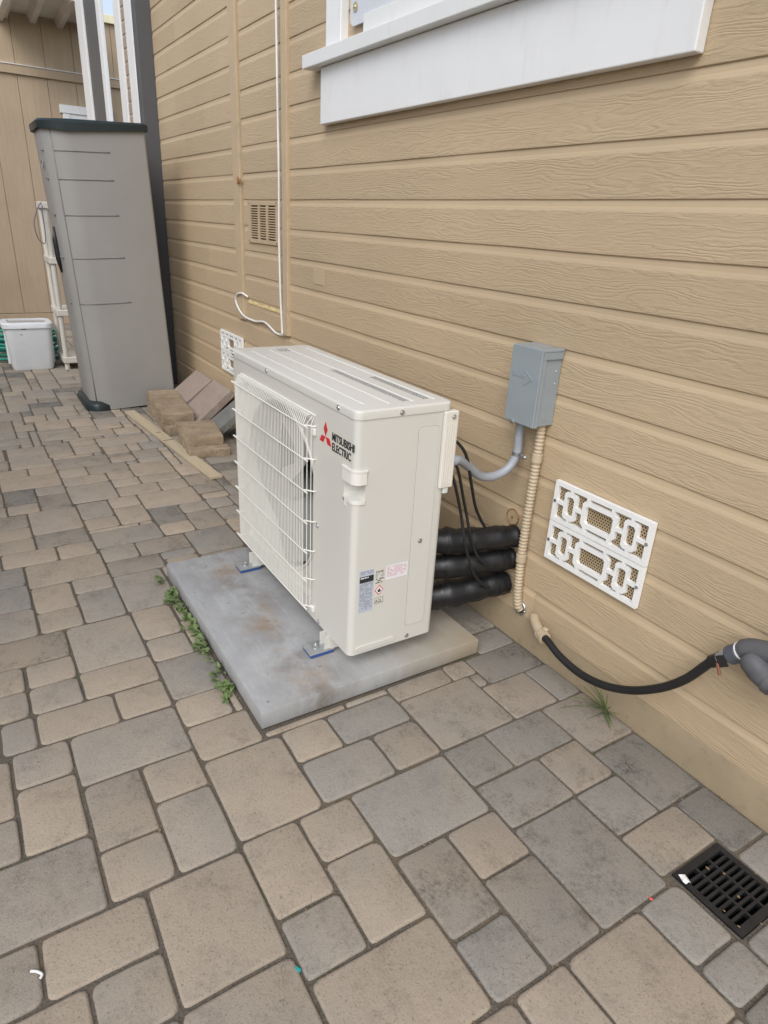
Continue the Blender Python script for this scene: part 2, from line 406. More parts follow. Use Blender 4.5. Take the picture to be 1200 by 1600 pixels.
def crm(pts, k=6):
    P = [Vector(p) for p in pts]; out = []
    for i in range(len(P) - 1):
        a, b, c, d = P[max(i-1,0)], P[i], P[i+1], P[min(i+2,len(P)-1)]
        for j in range(k):
            t = j / k
            out.append(0.5 * ((2*b) + (-a + c)*t + (2*a - 5*b + 4*c - d)*t*t + (-a + 3*b - 3*c + d)*t**3))
    out.append(P[-1]); return out
def rrect(x0, x1, y0, y1, r, n=4):
    out = []
    for cx, cy, a in ((x1-r,y1-r,0),(x0+r,y1-r,90),(x0+r,y0+r,180),(x1-r,y0+r,270)):
        for k in range(n + 1):
            t = math.radians(a + 90*k/n); out.append((cx + r*math.cos(t), cy + r*math.sin(t)))
    return out
def text_mesh(name, txt, size, mat, M4, parent, extrude=0.0006, bold=0.0):
    cu = bpy.data.curves.new(name, 'FONT'); cu.body = txt; cu.size = size; cu.extrude = extrude; cu.offset = bold
    cu.resolution_u = 3
    tmp = bpy.data.objects.new(name + '_tmp', cu); C.objects.link(tmp)
    dg = bpy.context.evaluated_depsgraph_get(); me = bpy.data.meshes.new_from_object(tmp.evaluated_get(dg))
    bpy.data.objects.remove(tmp); bpy.data.curves.remove(cu)
    me.name = name; me.transform(M4); me.materials.clear(); me.materials.append(M[mat])
    o = bpy.data.objects.new(name, me); C.objects.link(o); o.parent = parent; return o
def frame4(origin, ux, uy):
    ux = Vector(ux).normalized(); uy = Vector(uy).normalized(); uz = ux.cross(uy)
    r = Matrix.Identity(4)
    for i in range(3): r[i][0], r[i][1], r[i][2], r[i][3] = ux[i], uy[i], uz[i], origin[i]
    return r

# ------------------------------------------------------------------ ground and paving
DX0, DX1, DY0, DY1 = 0.957, 1.137, -0.332, -0.150        # drain opening
SX0, SX1, SY0, SY1 = -0.985, 0.045, -1.000, -0.185        # machine pad
b = MB()
xs = [-60, DX0, DX1, 60]; ys = [-60, DY0, DY1, 60]
V = [[b.bm.verts.new((x, y, -0.006)) for y in ys] for x in xs]
for i in range(3):
    for j in range(3):
        if (i, j) != (1, 1): b.bm.faces.new((V[i][j], V[i+1][j], V[i+1][j+1], V[i][j+1]))
ground = b.build('ground', 'sand'); tag(ground, kind='structure')

MEAS = '''-1318,-1130,-1503,-1206,t -1117,-1005,-1350,-1203,t -1111,-924,-1499,-1353,t -993,-772,-1348,-1198,g -903,-787,-1493,-1347,t -762,-487,-1420,-1201,h -762,-603,-1641,-1421,m
-591,-463,-1565,-1418,t -469,-337,-1419,-1199,t -469,-337,-1568,-1421,h -325,-203,-1341,-1191,t -597,-462,-1785,-1565,t -1313,-1163,-1650,-1500,g -1163,-969,-1715,-1495,g -969,-763,-1794,-1494,h
-1461,-1331,-1575,-1362,t -1453,-1346,-1357,-1208,t -1611,-1487,-1433,-1210,m -1888,-1637,-1435,-1214,t -1611,-1476,-1650,-1430,t -1739,-1610,-1580,-1430,t -1887,-1738,-1651,-1431,m -2017,-1907,-1511,-1369,t
-2239,-2042,-1515,-1365,d -2239,-2124,-1366,-1226,h -2105,-1925,-1365,-1213,m -2436,-2243,-1520,-1220,t -2570,-2458,-1367,-1218,t -2570,-2456,-1588,-1368,t -2712,-2588,-1444,-1224,t -2978,-2716,-1450,-1229,h
-1080,-791,-1195,-1010,h -766,-572,-1193,-1051,t -565,-436,-1186,-1049,t -416,-216,-1183,-1012,g -1216,-1077,-1196,-979,m -1342,-1213,-1199,-1054,h -1541,-1383,-1206,-902,g -1362,-1232,-1043,-825,m
-1206,-1144,-968,-818,g -1358,-1120,-823,-594,g -1703,-1577,-1208,-1060,t -1908,-1719,-1211,-1061,g -1917,-1796,-1059,-914,t -1798,-1578,-1051,-913,t -1705,-1508,-903,-764,d -1502,-1390,-901,-750,t
-1722,-1599,-752,-609,h -1588,-1389,-748,-602,m -1931,-1729,-910,-613,t -2190,-1950,-1219,-988,h -2068,-1943,-986,-771,t -2075,-1954,-763,-615,t -2204,-2094,-842,-620,h -2194,-2091,-990,-839,t
-2347,-2223,-993,-844,t -2316,-2211,-1223,-986,t -2468,-2356,-1223,-1075,t -2481,-2343,-1071,-847,m -2672,-2508,-1225,-923,m -325,-199,-1562,-1346,t -175,16,-1490,-1200,h -175,-44,-1636,-1493,h
20,156,-1337,-1200,t 23,245,-1487,-1349,m 172,386,-1332,-1197,h -47,179,-1635,-1493,t 246,389,-1484,-1344,t 182,387,-1789,-1489,h 400,540,-1629,-1420,t 401,674,-1409,-1199,t 43,176,-1788,-1638,h
-172,43,-1789,-1639,t 406,533,-1782,-1632,h 546,680,-1557,-1416,h -202,-77,-1188,-1039,t -53,75,-1182,-973,t 94,371,-1185,-967,t 80,210,-955,-816,t 81,208,-806,-581,g
227,363,-958,-736,g 219,362,-727,-583,m 128,360,-561,-299,n 373,516,-580,-439,k 385,596,-882,-589,g 391,525,-1041,-899,t 535,751,-1033,-899,t 385,603,-1194,-1051,t
607,747,-1187,-1045,h 753,965,-1185,-895,t 606,826,-885,-752,m 602,745,-735,-590,n 751,968,-730,-592,n 829,967,-884,-749,g 671,971,-578,-369,k 521,679,-576,-357,k
527,671,-350,-198,n 679,824,-357,-199,k 378,583,-192,-36,n 365,516,-420,-198,k 590,817,-191,-8,d 825,1000,-140,-10,d 829,952,-355,-145,n 981,1128,-475,-340,g
977,1223,-710,-481,t 1125,1221,-474,-345,g 57,190,-248,-8,d 19,138,-347,-256,n -2429,-2222,-857,-617,t -2607,-2500,-922,-775,t -2679,-2518,-774,-609,m -2824,-2658,-926,-778,t
-2887,-2723,-1100,-932,t -2783,-2717,-1233,-1078,t -2991,-2812,-1236,-1089,m -3024,-2915,-1080,-936,t -3013,-2828,-932,-604,h -3242,-3068,-1239,-1002,h -3338,-3209,-1008,-866,h -3210,-3069,-1003,-786,t
-3193,-3048,-783,-629,t -3487,-3353,-864,-645,h -3542,-3325,-1234,-1017,t -2122,-1960,-614,-465,n -1933,-1812,-609,-459,n
-640,-425,-1046,-1008,t -200,-80,-1035,-1008,t 52,76,-962,-735,t 52,76,-728,-585,h 52,124,-570,-355,n 200,372,-290,-110,n 205,372,-104,-10,k
977,1122,-857,-712,h 683,905,-1409,-1195,t 540,690,-1782,-1560,t 1003,1150,-140,-10,g 1140,1330,-335,-150,g'''
rects = []
for tok in MEAS.split():
    q = tok.split(','); rects.append([int(q[0])/1000, int(q[1])/1000, int(q[2])/1000, int(q[3])/1000, q[4], True])
blocked = [(SX0-0.003, SX1+0.003, SY0-0.003, SY1+0.003), (DX0-0.002, DX1+0.002, DY0-0.002, DY1+0.002)]
def ov(a, c):
    return min(a[1], c[1]) - max(a[0], c[0]), min(a[3], c[3]) - max(a[2], c[2])
rng = random.Random(11)
mod = 0.0735; gx0, gx1, gy0, gy1 = -8.05, 2.6, -3.42, -0.004
NX = int((gx1-gx0)/mod); NY = int((gy1-gy0)/mod); occ = [[0]*NY for _ in range(NX)]
sizes = [(2,2),(3,2),(2,3),(2,3),(4,3),(3,4),(3,2),(2,2)]
gen = []
for i in range(NX):
    for j in range(NY):
        if occ[i][j]: continue
        opts = sizes[:]; rng.shuffle(opts); opts += [(2,1),(1,2),(1,1)]
        for sx_, sy_ in opts:
            if i+sx_ > NX or j+sy_ > NY: continue
            if all(not occ[i+a][j+c] for a in range(sx_) for c in range(sy_)):
                for a in range(sx_):
                    for c in range(sy_): occ[i+a][j+c] = 1
                gen.append([gx0+i*mod, gx0+(i+sx_)*mod, gy0+j*mod, gy0+(j+sy_)*mod]); break
fixed = rects[:]
for gq in gen:
    ok = True
    for _ in range(4):
        for c in fixed + [list(k) for k in blocked]:
            ax, ay = ov(gq, c)
            if ax > 0.001 and ay > 0.001:
                if ax * ay > 0.55 * (gq[1]-gq[0]) * (gq[3]-gq[2]): ok = False; break
                if ax < ay:
                    if gq[0] < c[0]: gq[1] = c[0]
                    else: gq[0] = c[1]
                else:
                    if gq[2] < c[2]: gq[3] = c[2]
                    else: gq[2] = c[3]
                if gq[1]-gq[0] < 0.035 or gq[3]-gq[2] < 0.035: ok = False; break
        if not ok: break
    if ok:
        y = (gq[2]+gq[3])/2; x = (gq[0]+gq[1])/2
        u = rng.random()
        if y > -0.45: tn = 'n' if u < 0.45 else ('k' if u < 0.8 else 'd')
        elif x < -3.5: tn = 'm' if u < 0.25 else ('h' if u < 0.6 else ('t' if u < 0.92 else 'd'))
        else: tn = 't' if u < 0.5 else ('h' if u < 0.7 else ('g' if u < 0.85 else 'm'))
        rects.append([*gq, tn, False])
# relax: shared joints, then grow into leftover gaps
blk = [list(k) + ['x', True] for k in blocked]
for it in range(3):
    for a in rects:
        for c in rects:
            if a is c: continue
            ax, ay = ov(a, c)
            if ay > 0.02 and abs(a[1]-c[0]) < 0.034:
                mid = (a[1]+c[0])/2; a[1] = mid; c[0] = mid
            if ax > 0.02 and abs(a[3]-c[2]) < 0.034:
                mid = (a[3]+c[2])/2; a[3] = mid; c[2] = mid
    for a in rects:
        for c in blk:
            ax, ay = ov(a, c)
            if ax > 0 and ay > 0:
                if ax < ay:
                    if a[0] < c[0]: a[1] = c[0]
                    else: a[0] = c[1]
                else:
                    if a[2] < c[2]: a[3] = c[2]
                    else: a[2] = c[3]
rects = [a for a in rects if a[1]-a[0] > 0.018 and a[3]-a[2] > 0.018]
allr = rects + blk
for a in rects:
    for side, sg in ((0,-1),(1,1),(2,-1),(3,1)):
        best = 0.0
        for step in range(1, 14):
            t = a[:4]; t[side] += sg * step * 0.006
            if t[3] > -0.003 or any(c is not a and min(ov(t, c)) > 0.0005 for c in allr): break
            best = step * 0.006
        if best and (best < 0.072 or not a[5]): a[side] += sg * min(best, 0.05)
# overlaps that remain are trimmed from the later stone
keep = []
for a in rects:
    bad = False
    for c in keep:
        ax, ay = ov(a, c)
        if ax > 0.0005 and ay > 0.0005:
            if ax < ay:
                if a[0]+a[1] < c[0]+c[1]: a[1] = c[0]
                else: a[0] = c[1]
            else:
                if a[2]+a[3] < c[2]+c[3]: a[3] = c[2]
                else: a[2] = c[3]
            if a[1]-a[0] < 0.02 or a[3]-a[2] < 0.02: bad = True; break
    if not bad: keep.append(a)
rects = keep

# any hole still open gets a cut stone
cs = 0.011; hx0, hx1, hy0, hy1 = -7.9, 1.6, -2.2, -0.006
HX, HY = int((hx1-hx0)/cs), int((hy1-hy0)/cs)
cov_ = [bytearray(HY) for _ in range(HX)]
for a in rects + blk:
    i0, i1 = max(0, math.ceil((a[0]-hx0)/cs-0.6)), min(HX, math.floor((a[1]-hx0)/cs+0.6))
    j0, j1 = max(0, math.ceil((a[2]-hy0)/cs-0.6)), min(HY, math.floor((a[3]-hy0)/cs+0.6))
    for i in range(i0, i1):
        for j in range(j0, j1): cov_[i][j] = 1
for i in range(HX):
    for j in range(HY):
        if cov_[i][j]: continue
        jj = j
        while jj < HY and not cov_[i][jj] and (jj-j)*cs < 0.22: jj += 1
        ii = i
        while ii < HX and (ii-i)*cs < 0.22 and not any(cov_[ii][q] for q in range(j, jj)): ii += 1
        for a_ in range(i, ii):
            for c_ in range(j, jj): cov_[a_][c_] = 1
        if (ii-i)*cs > 0.028 and (jj-j)*cs > 0.028:
            rects.append([hx0+i*cs, hx0+ii*cs, hy0+j*cs, hy0+jj*cs, rng.choice('thgm') if hy0+j*cs < -0.45 else rng.choice('nkd'), False])
TONE = {'t': (0.06, 0.05), 'h': (0.44, 0.08), 'g': (0.90, 0.12), 'm': (0.38, 0.44), 'n': (0.34, 0.46), 'k': (0.95, 0.52), 'd': (1.0, 0.82)}
prng = random.Random(3)
def paver_geo(r):
    gap = 0.0036 if r[5] else 0.0040
    x0, x1, y0, y1 = r[0]+gap, r[1]-gap, r[2]+gap, r[3]-gap
    dark = r[4] in 'dkn'
    rad = min(0.0145 if not dark else 0.009, 0.3*min(x1-x0, y1-y0))
    zt = prng.uniform(-0.0012, 0.0012)
    ring = []
    for cx, cy, sx_, sy_ in ((x1,y1,-1,-1),(x0,y1,1,-1),(x0,y0,1,1),(x1,y0,-1,1)):
        q = rad * prng.uniform(0.6, 1.25)
        p1, p2 = (cx, cy + sy_*q), (cx + sx_*q, cy)
        mdl = (cx + sx_*q*0.30, cy + sy_*q*0.30)
        seq = [p1, mdl, p2]
        if (sx_*sy_) < 0: seq.reverse()
        ring += seq
    # a slightly wavering outline along the long sides
    out = []
    for i in range(len(ring)):
        p, q = ring[i], ring[(i+1) % len(ring)]
        out.append((p[0]+prng.uniform(-.0012,.0012), p[1]+prng.uniform(-.0012,.0012)))
        if i % 3 == 2: out.append(((p[0]+q[0])/2+prng.uniform(-.0018,.0018), (p[1]+q[1])/2+prng.uniform(-.0018,.0018)))
    mx, my = (x0+x1)/2, (y0+y1)/2
    def inset(k):
        res = []
        for p in out:
            dx, dy = p[0]-mx, p[1]-my
            res.append((mx + dx*(1 - k/max(0.02, abs(x1-x0)/2)), my + dy*(1 - k/max(0.02, abs(y1-y0)/2))))
        return res
    tilt = (prng.uniform(-.006,.006), prng.uniform(-.006,.006))
    def z(p, base): return base + zt + (p[0]-mx)*tilt[0] + (p[1]-my)*tilt[1]
    ch = 0.0045 if not dark else 0.003
    rings = [[(p[0],p[1],-0.03) for p in out], [(p[0],p[1],z(p,-ch*1.1)) for p in out], [(p[0],p[1],z(p,-ch*0.3)) for p in inset(ch*0.45)], [(p[0],p[1],z(p,0)) for p in inset(ch*1.5)]]
    tn = TONE[r[4]]
    tone = (min(1,max(0,tn[0]+prng.uniform(-.18,.18))), min(1,max(0,tn[1]+prng.uniform(-.08,.12))), prng.random(), 1.0)
    return rings, tone
def paver_mesh(list_r, name):
    b = MB(); tones = []
    for r in list_r:
        rings, tone = paver_geo(r)
        n0 = len(b.bm.verts); b.loft(rings, cap0=False)
        tones += [tone] * (len(rings) * len(rings[0]))
    o = b.build(name, 'paver', smooth=50)
    at = o.data.attributes.new('tone', 'FLOAT_COLOR', 'POINT')
    at.data.foreach_set('color', [v for t in tones for v in t])
    return o
paving = empty('paving', (0, 0, 0)); tag(paving, kind='structure')
cpos = Vector((1.4922, -1.5520, 1.3804))
def showing(r):
    p = Vector(((r[0]+r[1])/2, (r[2]+r[3])/2, 0)); d = p - cpos
    x, y, z = d.dot(Rr), d.dot(Ru), d.dot(Rf)
    if z < 0.2 or abs(x/z) > 0.68 or abs(y/z) > 0.88: return 0
    return (r[1]-r[0]) * (r[3]-r[2]) * (-d.normalized().z) / d.length_squared
order = sorted(rects, key=showing, reverse=True)
near = [r for r in order if showing(r) > 0][:300]; ids = {id(r) for r in near}
for r in near:
    o = paver_mesh([r], 'paver'); o.parent = paving
rest = [r for r in rects if id(r) not in ids]
o = paver_mesh(rest, 'far_pavers'); o.parent = paving; tag(o, kind='stuff')

# ------------------------------------------------------------------ house wall
E0, Z0 = 0.1383, 1.4755
def zl(n): return Z0 - n * E0            # drip edge n
house = empty('house', (-1.3, 0.08, 0), 'long house wall of tan embossed lap siding with white window trim', 'house')
brng = random.Random(5)
def board(x0, x1, n, parent, ztop=None, zbot=None, mat='siding', name='siding_board', e=E0, y=0.0):
    zb = zl(n) if zbot is None else zbot
    h = e if ztop is None else ztop - zb
    k = max(1, int((x1-x0)/0.28))
    prof = [(0.014, 0.0), (0.0015, 0.0), (0.0, 0.0018), (0.0, 0.40), (0.0, 0.795), (0.0010, 0.83), (0.0030, 0.875), (0.0046, 1.0), (0.0048, 1.05)]
    bm = bmesh.new(); uvl = bm.loops.layers.uv.new('UVMap')
    jz = [brng.uniform(-0.0011, 0.0011) for _ in range(k+1)]
    jy = [brng.uniform(-0.0011, 0.0011) for _ in range(k+1)]
    cols = []
    for i in range(k+1):
        x = x0 + (x1-x0)*i/k
        col = []
        for pi, (py, pz) in enumerate(prof):
            zz = zb + (pz if pz < 0.01 and pz > 0 else pz*h) + (jz[i] if pi < 3 else 0)
            col.append((bm.verts.new((x, y+py+(jy[i] if pi < 7 else 0), zz)), (x, (zz-zb)/h)))
        cols.append(col)
    for i in range(k):
        for q in range(len(prof)-1):
            vs = (cols[i][q], cols[i+1][q], cols[i+1][q+1], cols[i][q+1])
            f = bm.faces.new([v[0] for v in vs])
            for lp, v in zip(f.loops, vs): lp[uvl].uv = v[1]
    for side in (0, k):
        f = bm.faces.new([c[0] for c in cols[side]])
        for lp, c in zip(f.loops, cols[side]): lp[uvl].uv = c[1]
    bmesh.ops.recalc_face_normals(bm, faces=bm.faces)
    me = bpy.data.meshes.new(name); bm.to_mesh(me); bm.free(); me.materials.append(M[mat])
    o = bpy.data.objects.new(name, me); C.objects.link(o); o.parent = parent; return o
XL, XR = -4.372, 2.9
TLa, TLb = -2.742, -2.632     # left batten of the hatch
TRa, TRb = -2.022, -1.958     # right batten
door = MB().box((TLb+0.004, 0.0105, 0.915), (TRa-0.004, 0.03, 2.98)).build('hatch_door', 'dark_gap', house)
tag(door, 'narrow tan siding-clad hatch with louvre')
for n in range(9, -12, -1):
    zb = zl(n)
    if n >= 5 and n <= 9:
        cuts = sorted([XL, XR] + [brng.uniform(-4.0, -2.4), brng.uniform(-1.6, 0.0), 2.2])
        if n in (6,): cuts = [XL, -3.3, -0.9, XR]
        if n == 7: cuts = [XL, -2.9, -0.35, XR]
        for a, c in zip(cuts, cuts[1:]): board(a+0.0006, c-0.0006, n, house)
    elif n < 5:
        jl = brng.uniform(-4.1, -3.0)
        for a, c in ((XL, jl), (jl, TLa)): board(a+0.0006, c-0.0006, n, house)
        if n == 4:
            board(TLb+0.003, TRa-0.003, n, house, ztop=0.893, zbot=0.7875)
            board(TLb+0.007, TRa-0.007, n, door, zbot=0.922)
        else:
            board(TLb+0.007, TRa-0.007, n, door)
        cuts = [TRb, XR]; brng.random()
        for a, c in zip(cuts, cuts[1:]): board(a+0.0006, c-0.0006, n, house)
def boardplain():
    b = MB()
    # bottom board, trowelled paint, wavering foot
    k = 24; rings = []
    for i in range(k+1):
        x = XL + (XR-XL)*i/k; j = brng.uniform(-0.004, 0.004); q = brng.uniform(-0.002, 0.002)
        rings.append([(x, 0.02, -0.02), (x, 0.0+q-0.004, -0.02), (x, 0.0+q-0.003, 0.05), (x, 0.0005+q, 0.115+j), (x, 0.004, 0.128), (x, 0.02, 0.128)])
    b.loft(rings); return b
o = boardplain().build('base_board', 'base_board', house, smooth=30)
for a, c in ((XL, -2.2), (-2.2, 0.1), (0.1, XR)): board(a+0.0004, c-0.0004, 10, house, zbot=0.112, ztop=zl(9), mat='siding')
# sheathing behind everything
MB().box((XL+0.002, 0.022, -0.05), (-4.372+8.2, 0.2, zl(-12)+0.05)).build('wall_core', 'trim', house)
# battens
MB().box((TLa+0.001, -0.017, 0.7855), (TLb-0.001, 0.021, 3.08), 0.002).build('trim_batten', 'trim', house)
MB().box((TRa+0.001, -0.017, 0.7855), (TRb-0.001, 0.021, 3.08), 0.002).build('trim_batten', 'trim', house)
# raw yellow edge under the hatch
k = 16; rings = []
for i in range(k+1):
    x = TLb+0.05+(TRa-TLb-0.06)*i/k; h = 0.012+brng.uniform(-0.005, 0.006)
    rings.append([(x,-0.003+brng.uniform(-.002,.002),0.8935),(x,-0.003,0.8935+h),(x,0.009,0.8935+h),(x,0.009,0.8935)])
MB().loft(rings).build('raw_edge', 'yellow_foam', house)
# hatch hinge
b = MB(); b.box((-2.655,-0.0255,1.565),(-2.605,-0.0175,1.585)); b.tube([(-2.63,-0.03,1.555),(-2.63,-0.03,1.595)],0.005,8)
tag(b.build('hatch_latch', 'rust_ring', house))
# small square patch in the siding
o = MB().box((-1.668, -0.0035, 1.092), (-1.560, 0.004, 1.162), 0.001).build('siding_patch', 'trim', house)
# window with sill, apron, casing, plastic storm sheet
win = MB().box((-1.36, 0.0, 2.045), (0.42, 0.021, 2.98)).build('window', 'siding_far', house); tag(win, 'white trimmed window covered by a clouded plastic sheet')
b = MB(); b.box((-1.655, -0.075, 1.992), (0.62, -0.002, 2.044), 0.003, 2); b.build('sill', 'white_sill', win)
b = MB(); b.box((-1.548, -0.036, 1.776), (0.335, -0.0025, 1.9905), 0.003, 2); b.build('apron', 'white', win)
MB().box((-1.505, -0.036, 2.0455), (-1.372, 0.002, 3.05), 0.003).build('casing', 'white', win)
MB().box((0.43, -0.036, 2.0455), (0.57, 0.002, 3.05), 0.003).build('casing', 'white', win)
MB().prism(rrect(-1.318, 0.40, 2.098, 2.97, 0.03), 'y', -0.022, -0.017).build('storm_sheet', 'plexi', win)
b = MB(); b.box((-1.19, -0.034, 2.0465), (0.42, -0.0235, 2.118), 0.001); b.build('stop_strip', 'white_sill', win)
b = MB(); b.disc((-1.275,-0.0225,2.158),(0,-1,0),0.017,0.003,18); b.disc((-1.275,-0.0255,2.158),(0,-1,0),0.008,0.004,12,0.004); b.build('screw', 'brass', win)
adopt(house)

# ------------------------------------------------------------------ louvre on the hatch
lv = empty('louvre_vent', (-2.31, -0.004, 1.25), 'tan painted louvre vent with three columns of slats on the hatch', 'vent')
x0, x1, z0, z1 = -2.535, -2.098, 1.247, 1.468
b = MB()
for a, c in (((x0,z0),(x1,z0+0.022)), ((x0,z1-0.022),(x1,z1))): b.box((a[0],-0.009,a[1]),(c[0],-0.002,c[1]),0.001)
xc = [x0, x0+0.052, x0+0.152, x0+0.185, x0+0.272, x0+0.305, x0+0.405, x1]
for i in (0,2,4,6): b.box((xc[i]+0.0005,-0.0085,z0+0.0225),(xc[i+1]-0.0005 if i<6 else x1-0.0005,-0.002,z1-0.0225))
b.build('frame','trim',lv)
MB().box((x0+0.01,-0.0018,z0+0.01),(x1-0.01,-0.0008,z1-0.01)).build('backing','dark_gap',lv)
for i in (1,3,5):
    for k in range(13):
        zc = z0+0.031+k*0.0128
        b = MB(); b.box((xc[i]+0.001,-0.012,zc),(xc[i+1]-0.001,-0.0025,zc+0.0045),rot=Matrix.Rotation(math.radians(28),3,'X'))
        b.build('slat','trim',lv)
for sx_ in (x0+0.015, x1-0.015):
    for sz in (z0+0.01, z1-0.01): MB().disc((sx_,-0.009,sz),(0,-1,0),0.005,0.002,8).build('screw','rust_ring',lv)
adopt(lv)

# ------------------------------------------------------------------ white patterned foundation vents
def vent_cells():
    NXc, NZc = 149, 55
    def solid(i, j):
        x = (i+0.5)/NXc*373; z = (j+0.5)/NZc*137
        if x > 186.5: x = 373-x
        fr = 14
        if x < fr or z < fr or z > 137-fr: return True
        def octa(cx, cz, hw, hh, c): 
            dx, dz = abs(x-cx), abs(z-cz); return dx <= hw and dz <= hh and dx/1.0+dz/1.0 <= hw+hh-c
        s_out = octa(70, 68.5, 26, 45, 9); s_in = octa(70, 68.5, 14.5, 31, 5)
        c_out = octa(186.5, 68.5, 66, 43, 10); c_in = octa(186.5, 68.5, 52, 29, 7)
        if s_out and not s_in: return True
        if c_out and not c_in: return True
        if s_in or c_in: return False
        if abs(z-68.5) < 5.5 and (x < 46 or 94 < x < 122): return True
        if abs(x-70) < 6 or abs(x-138) < 6:
            return True
        return False
    return NXc, NZc, [[solid(i,j) for j in range(NZc)] for i in range(NXc)]
VN, VM, VC = vent_cells()
def vent_mesh(w=0.373, h=0.136, d=0.0145):
    bm = bmesh.new(); cache = {}
    def v(i, j, k):
        if (i,j,k) not in cache: cache[(i,j,k)] = bm.verts.new((i*w/VN, (-d if k else 0), j*h/VM))
        return cache[(i,j,k)]
    def s(i, j): return 0 <= i < VN and 0 <= j < VM and VC[i][j]
    for i in range(VN):
        for j in range(VM):
            if not s(i,j): continue
            bm.faces.new((v(i,j,1),v(i+1,j,1),v(i+1,j+1,1),v(i,j+1,1)))
            if not s(i-1,j): bm.faces.new((v(i,j,0),v(i,j,1),v(i,j+1,1),v(i,j+1,0)))
            if not s(i+1,j): bm.faces.new((v(i+1,j,1),v(i+1,j,0),v(i+1,j+1,0),v(i+1,j+1,1)))
            if not s(i,j-1): bm.faces.new((v(i,j,0),v(i+1,j,0),v(i+1,j,1),v(i,j,1)))
            if not s(i,j+1): bm.faces.new((v(i,j+1,1),v(i+1,j+1,1),v(i+1,j+1,0),v(i,j+1,0)))
    bmesh.ops.dissolve_limit(bm, angle_limit=0.02, verts=bm.verts, edges=bm.edges)
    me = bpy.data.meshes.new('lattice'); bm.to_mesh(me); bm.free(); me.materials.append(M['vent_white']); return me
vme = vent_mesh()
def vent(x, z, label, wfac=1.0):
    r = empty('foundation_vent', (x+0.373*wfac/2, -0.003, z), label, 'vent', 'white patterned foundation vents')
    o = bpy.data.objects.new('lattice', vme); C.objects.link(o); o.parent = r; o.location = (-0.373*wfac/2, 0, 0); o.scale = (wfac, 1, 1)
    b = MB(); b.box((-0.373*wfac/2+0.004, -0.0022, 0.004), (0.373*wfac/2-0.004, -0.0006, 0.133)); q = b.build('screen', 'screen', r)
    for sx_ in (-0.177*wfac, 0.177*wfac):
        MB().disc((sx_, -0.0147, 0.0685), (0,-1,0), 0.0055, 0.0025, 10).build('screw', 'steel', r)
    return r
vent(0.125, 0.528, 'white cut-out patterned vent right of beige conduit, upper of the pair')
vent(0.125, 0.3895, 'white cut-out patterned vent right of beige conduit, lower of the pair')
vent(-3.105, 0.524, 'white cut-out patterned vent above leaning slabs, upper of the pair', 1.12)
vent(-3.105, 0.3855, 'white cut-out patterned vent above leaning slabs, lower of the pair', 1.12)

# ------------------------------------------------------------------ machine pad
b = MB(); b.box((SX0, SY0, 0.0), (SX1, SY1, 0.060), 0.006, 2)
pad = b.build('equipment_pad', 'slab', smooth=35); tag(pad, 'flat grey concrete pad with brown drip stains under the cream machine', 'concrete pad')

# ------------------------------------------------------------------ heat pump
U = empty('heat_pump', (-0.475, -0.53, 0.060), 'cream outdoor heat pump unit with wire fan guard standing on concrete pad', 'heat pump')
UX0, UX1, UY0, UY1, UZ0, UZL, UZ1 = -0.976, 0.0, -0.688, -0.3665, 0.1245, 0.8930, 0.9200
def rounded_prism(poly, z0, z1, bevel):
    b = MB()
    if bevel:
        cx = sum(p[0] for p in poly)/len(poly); cy = sum(p[1] for p in poly)/len(poly)
        hx = max(abs(p[0]-cx) for p in poly); hy = max(abs(p[1]-cy) for p in poly)
        def ins(k): return [(cx+(p[0]-cx)*(1-k/hx), cy+(p[1]-cy)*(1-k/hy)) for p in poly]
        rings = [[(p[0],p[1],z0) for p in poly]]
        for q in range(4):
            a = q/3*PI/2; rings.append([(p[0],p[1],z1-bevel+bevel*math.sin(a)) for p in ins(bevel*(1-math.cos(a)))])
        b.loft(rings)
    else: b.prism(poly, 'z', z0, z1)
    return b
body = rounded_prism(rrect(UX0, UX1, UY0, UY1, 0.020, 6), UZ0, UZL, 0).build('body', 'cream')
cut1 = MB().tube([(-0.565,-0.75,0.505),(-0.565,-0.54,0.505)], 0.305, 72).build('cut', 'cream')
cut2 = MB().box((-0.062,-0.72,0.657),(0.03,-0.6515,0.704),0.006,2).build('cut', 'cream')
cut3 = MB().box((-0.050,-0.72,0.662),(-0.012,-0.655,0.70)).build('cut', 'cream')
cut4 = MB().prism(rrect(-0.866,-0.262,0.188,0.822,0.03,4),'y',-0.75,-0.668).build('cut','cream')
for cu in (cut4, cut1, cut2):
    md = body.modifiers.new('b', 'BOOLEAN'); md.operation = 'DIFFERENCE'; md.object = cu; md.solver = 'EXACT'
bpy.context.view_layer.update(); dg = bpy.context.evaluated_depsgraph_get()
nm = bpy.data.meshes.new_from_object(body.evaluated_get(dg)); body.modifiers.clear(); body.data = nm; nm.name = 'body'; body.parent = U
for cu in (cut1, cut2, cut3, cut4): bpy.data.objects.remove(cu)
nm.polygons.foreach_set('use_smooth', [True]*len(nm.polygons)); nm.set_sharp_from_angle(angle=math.radians(35))
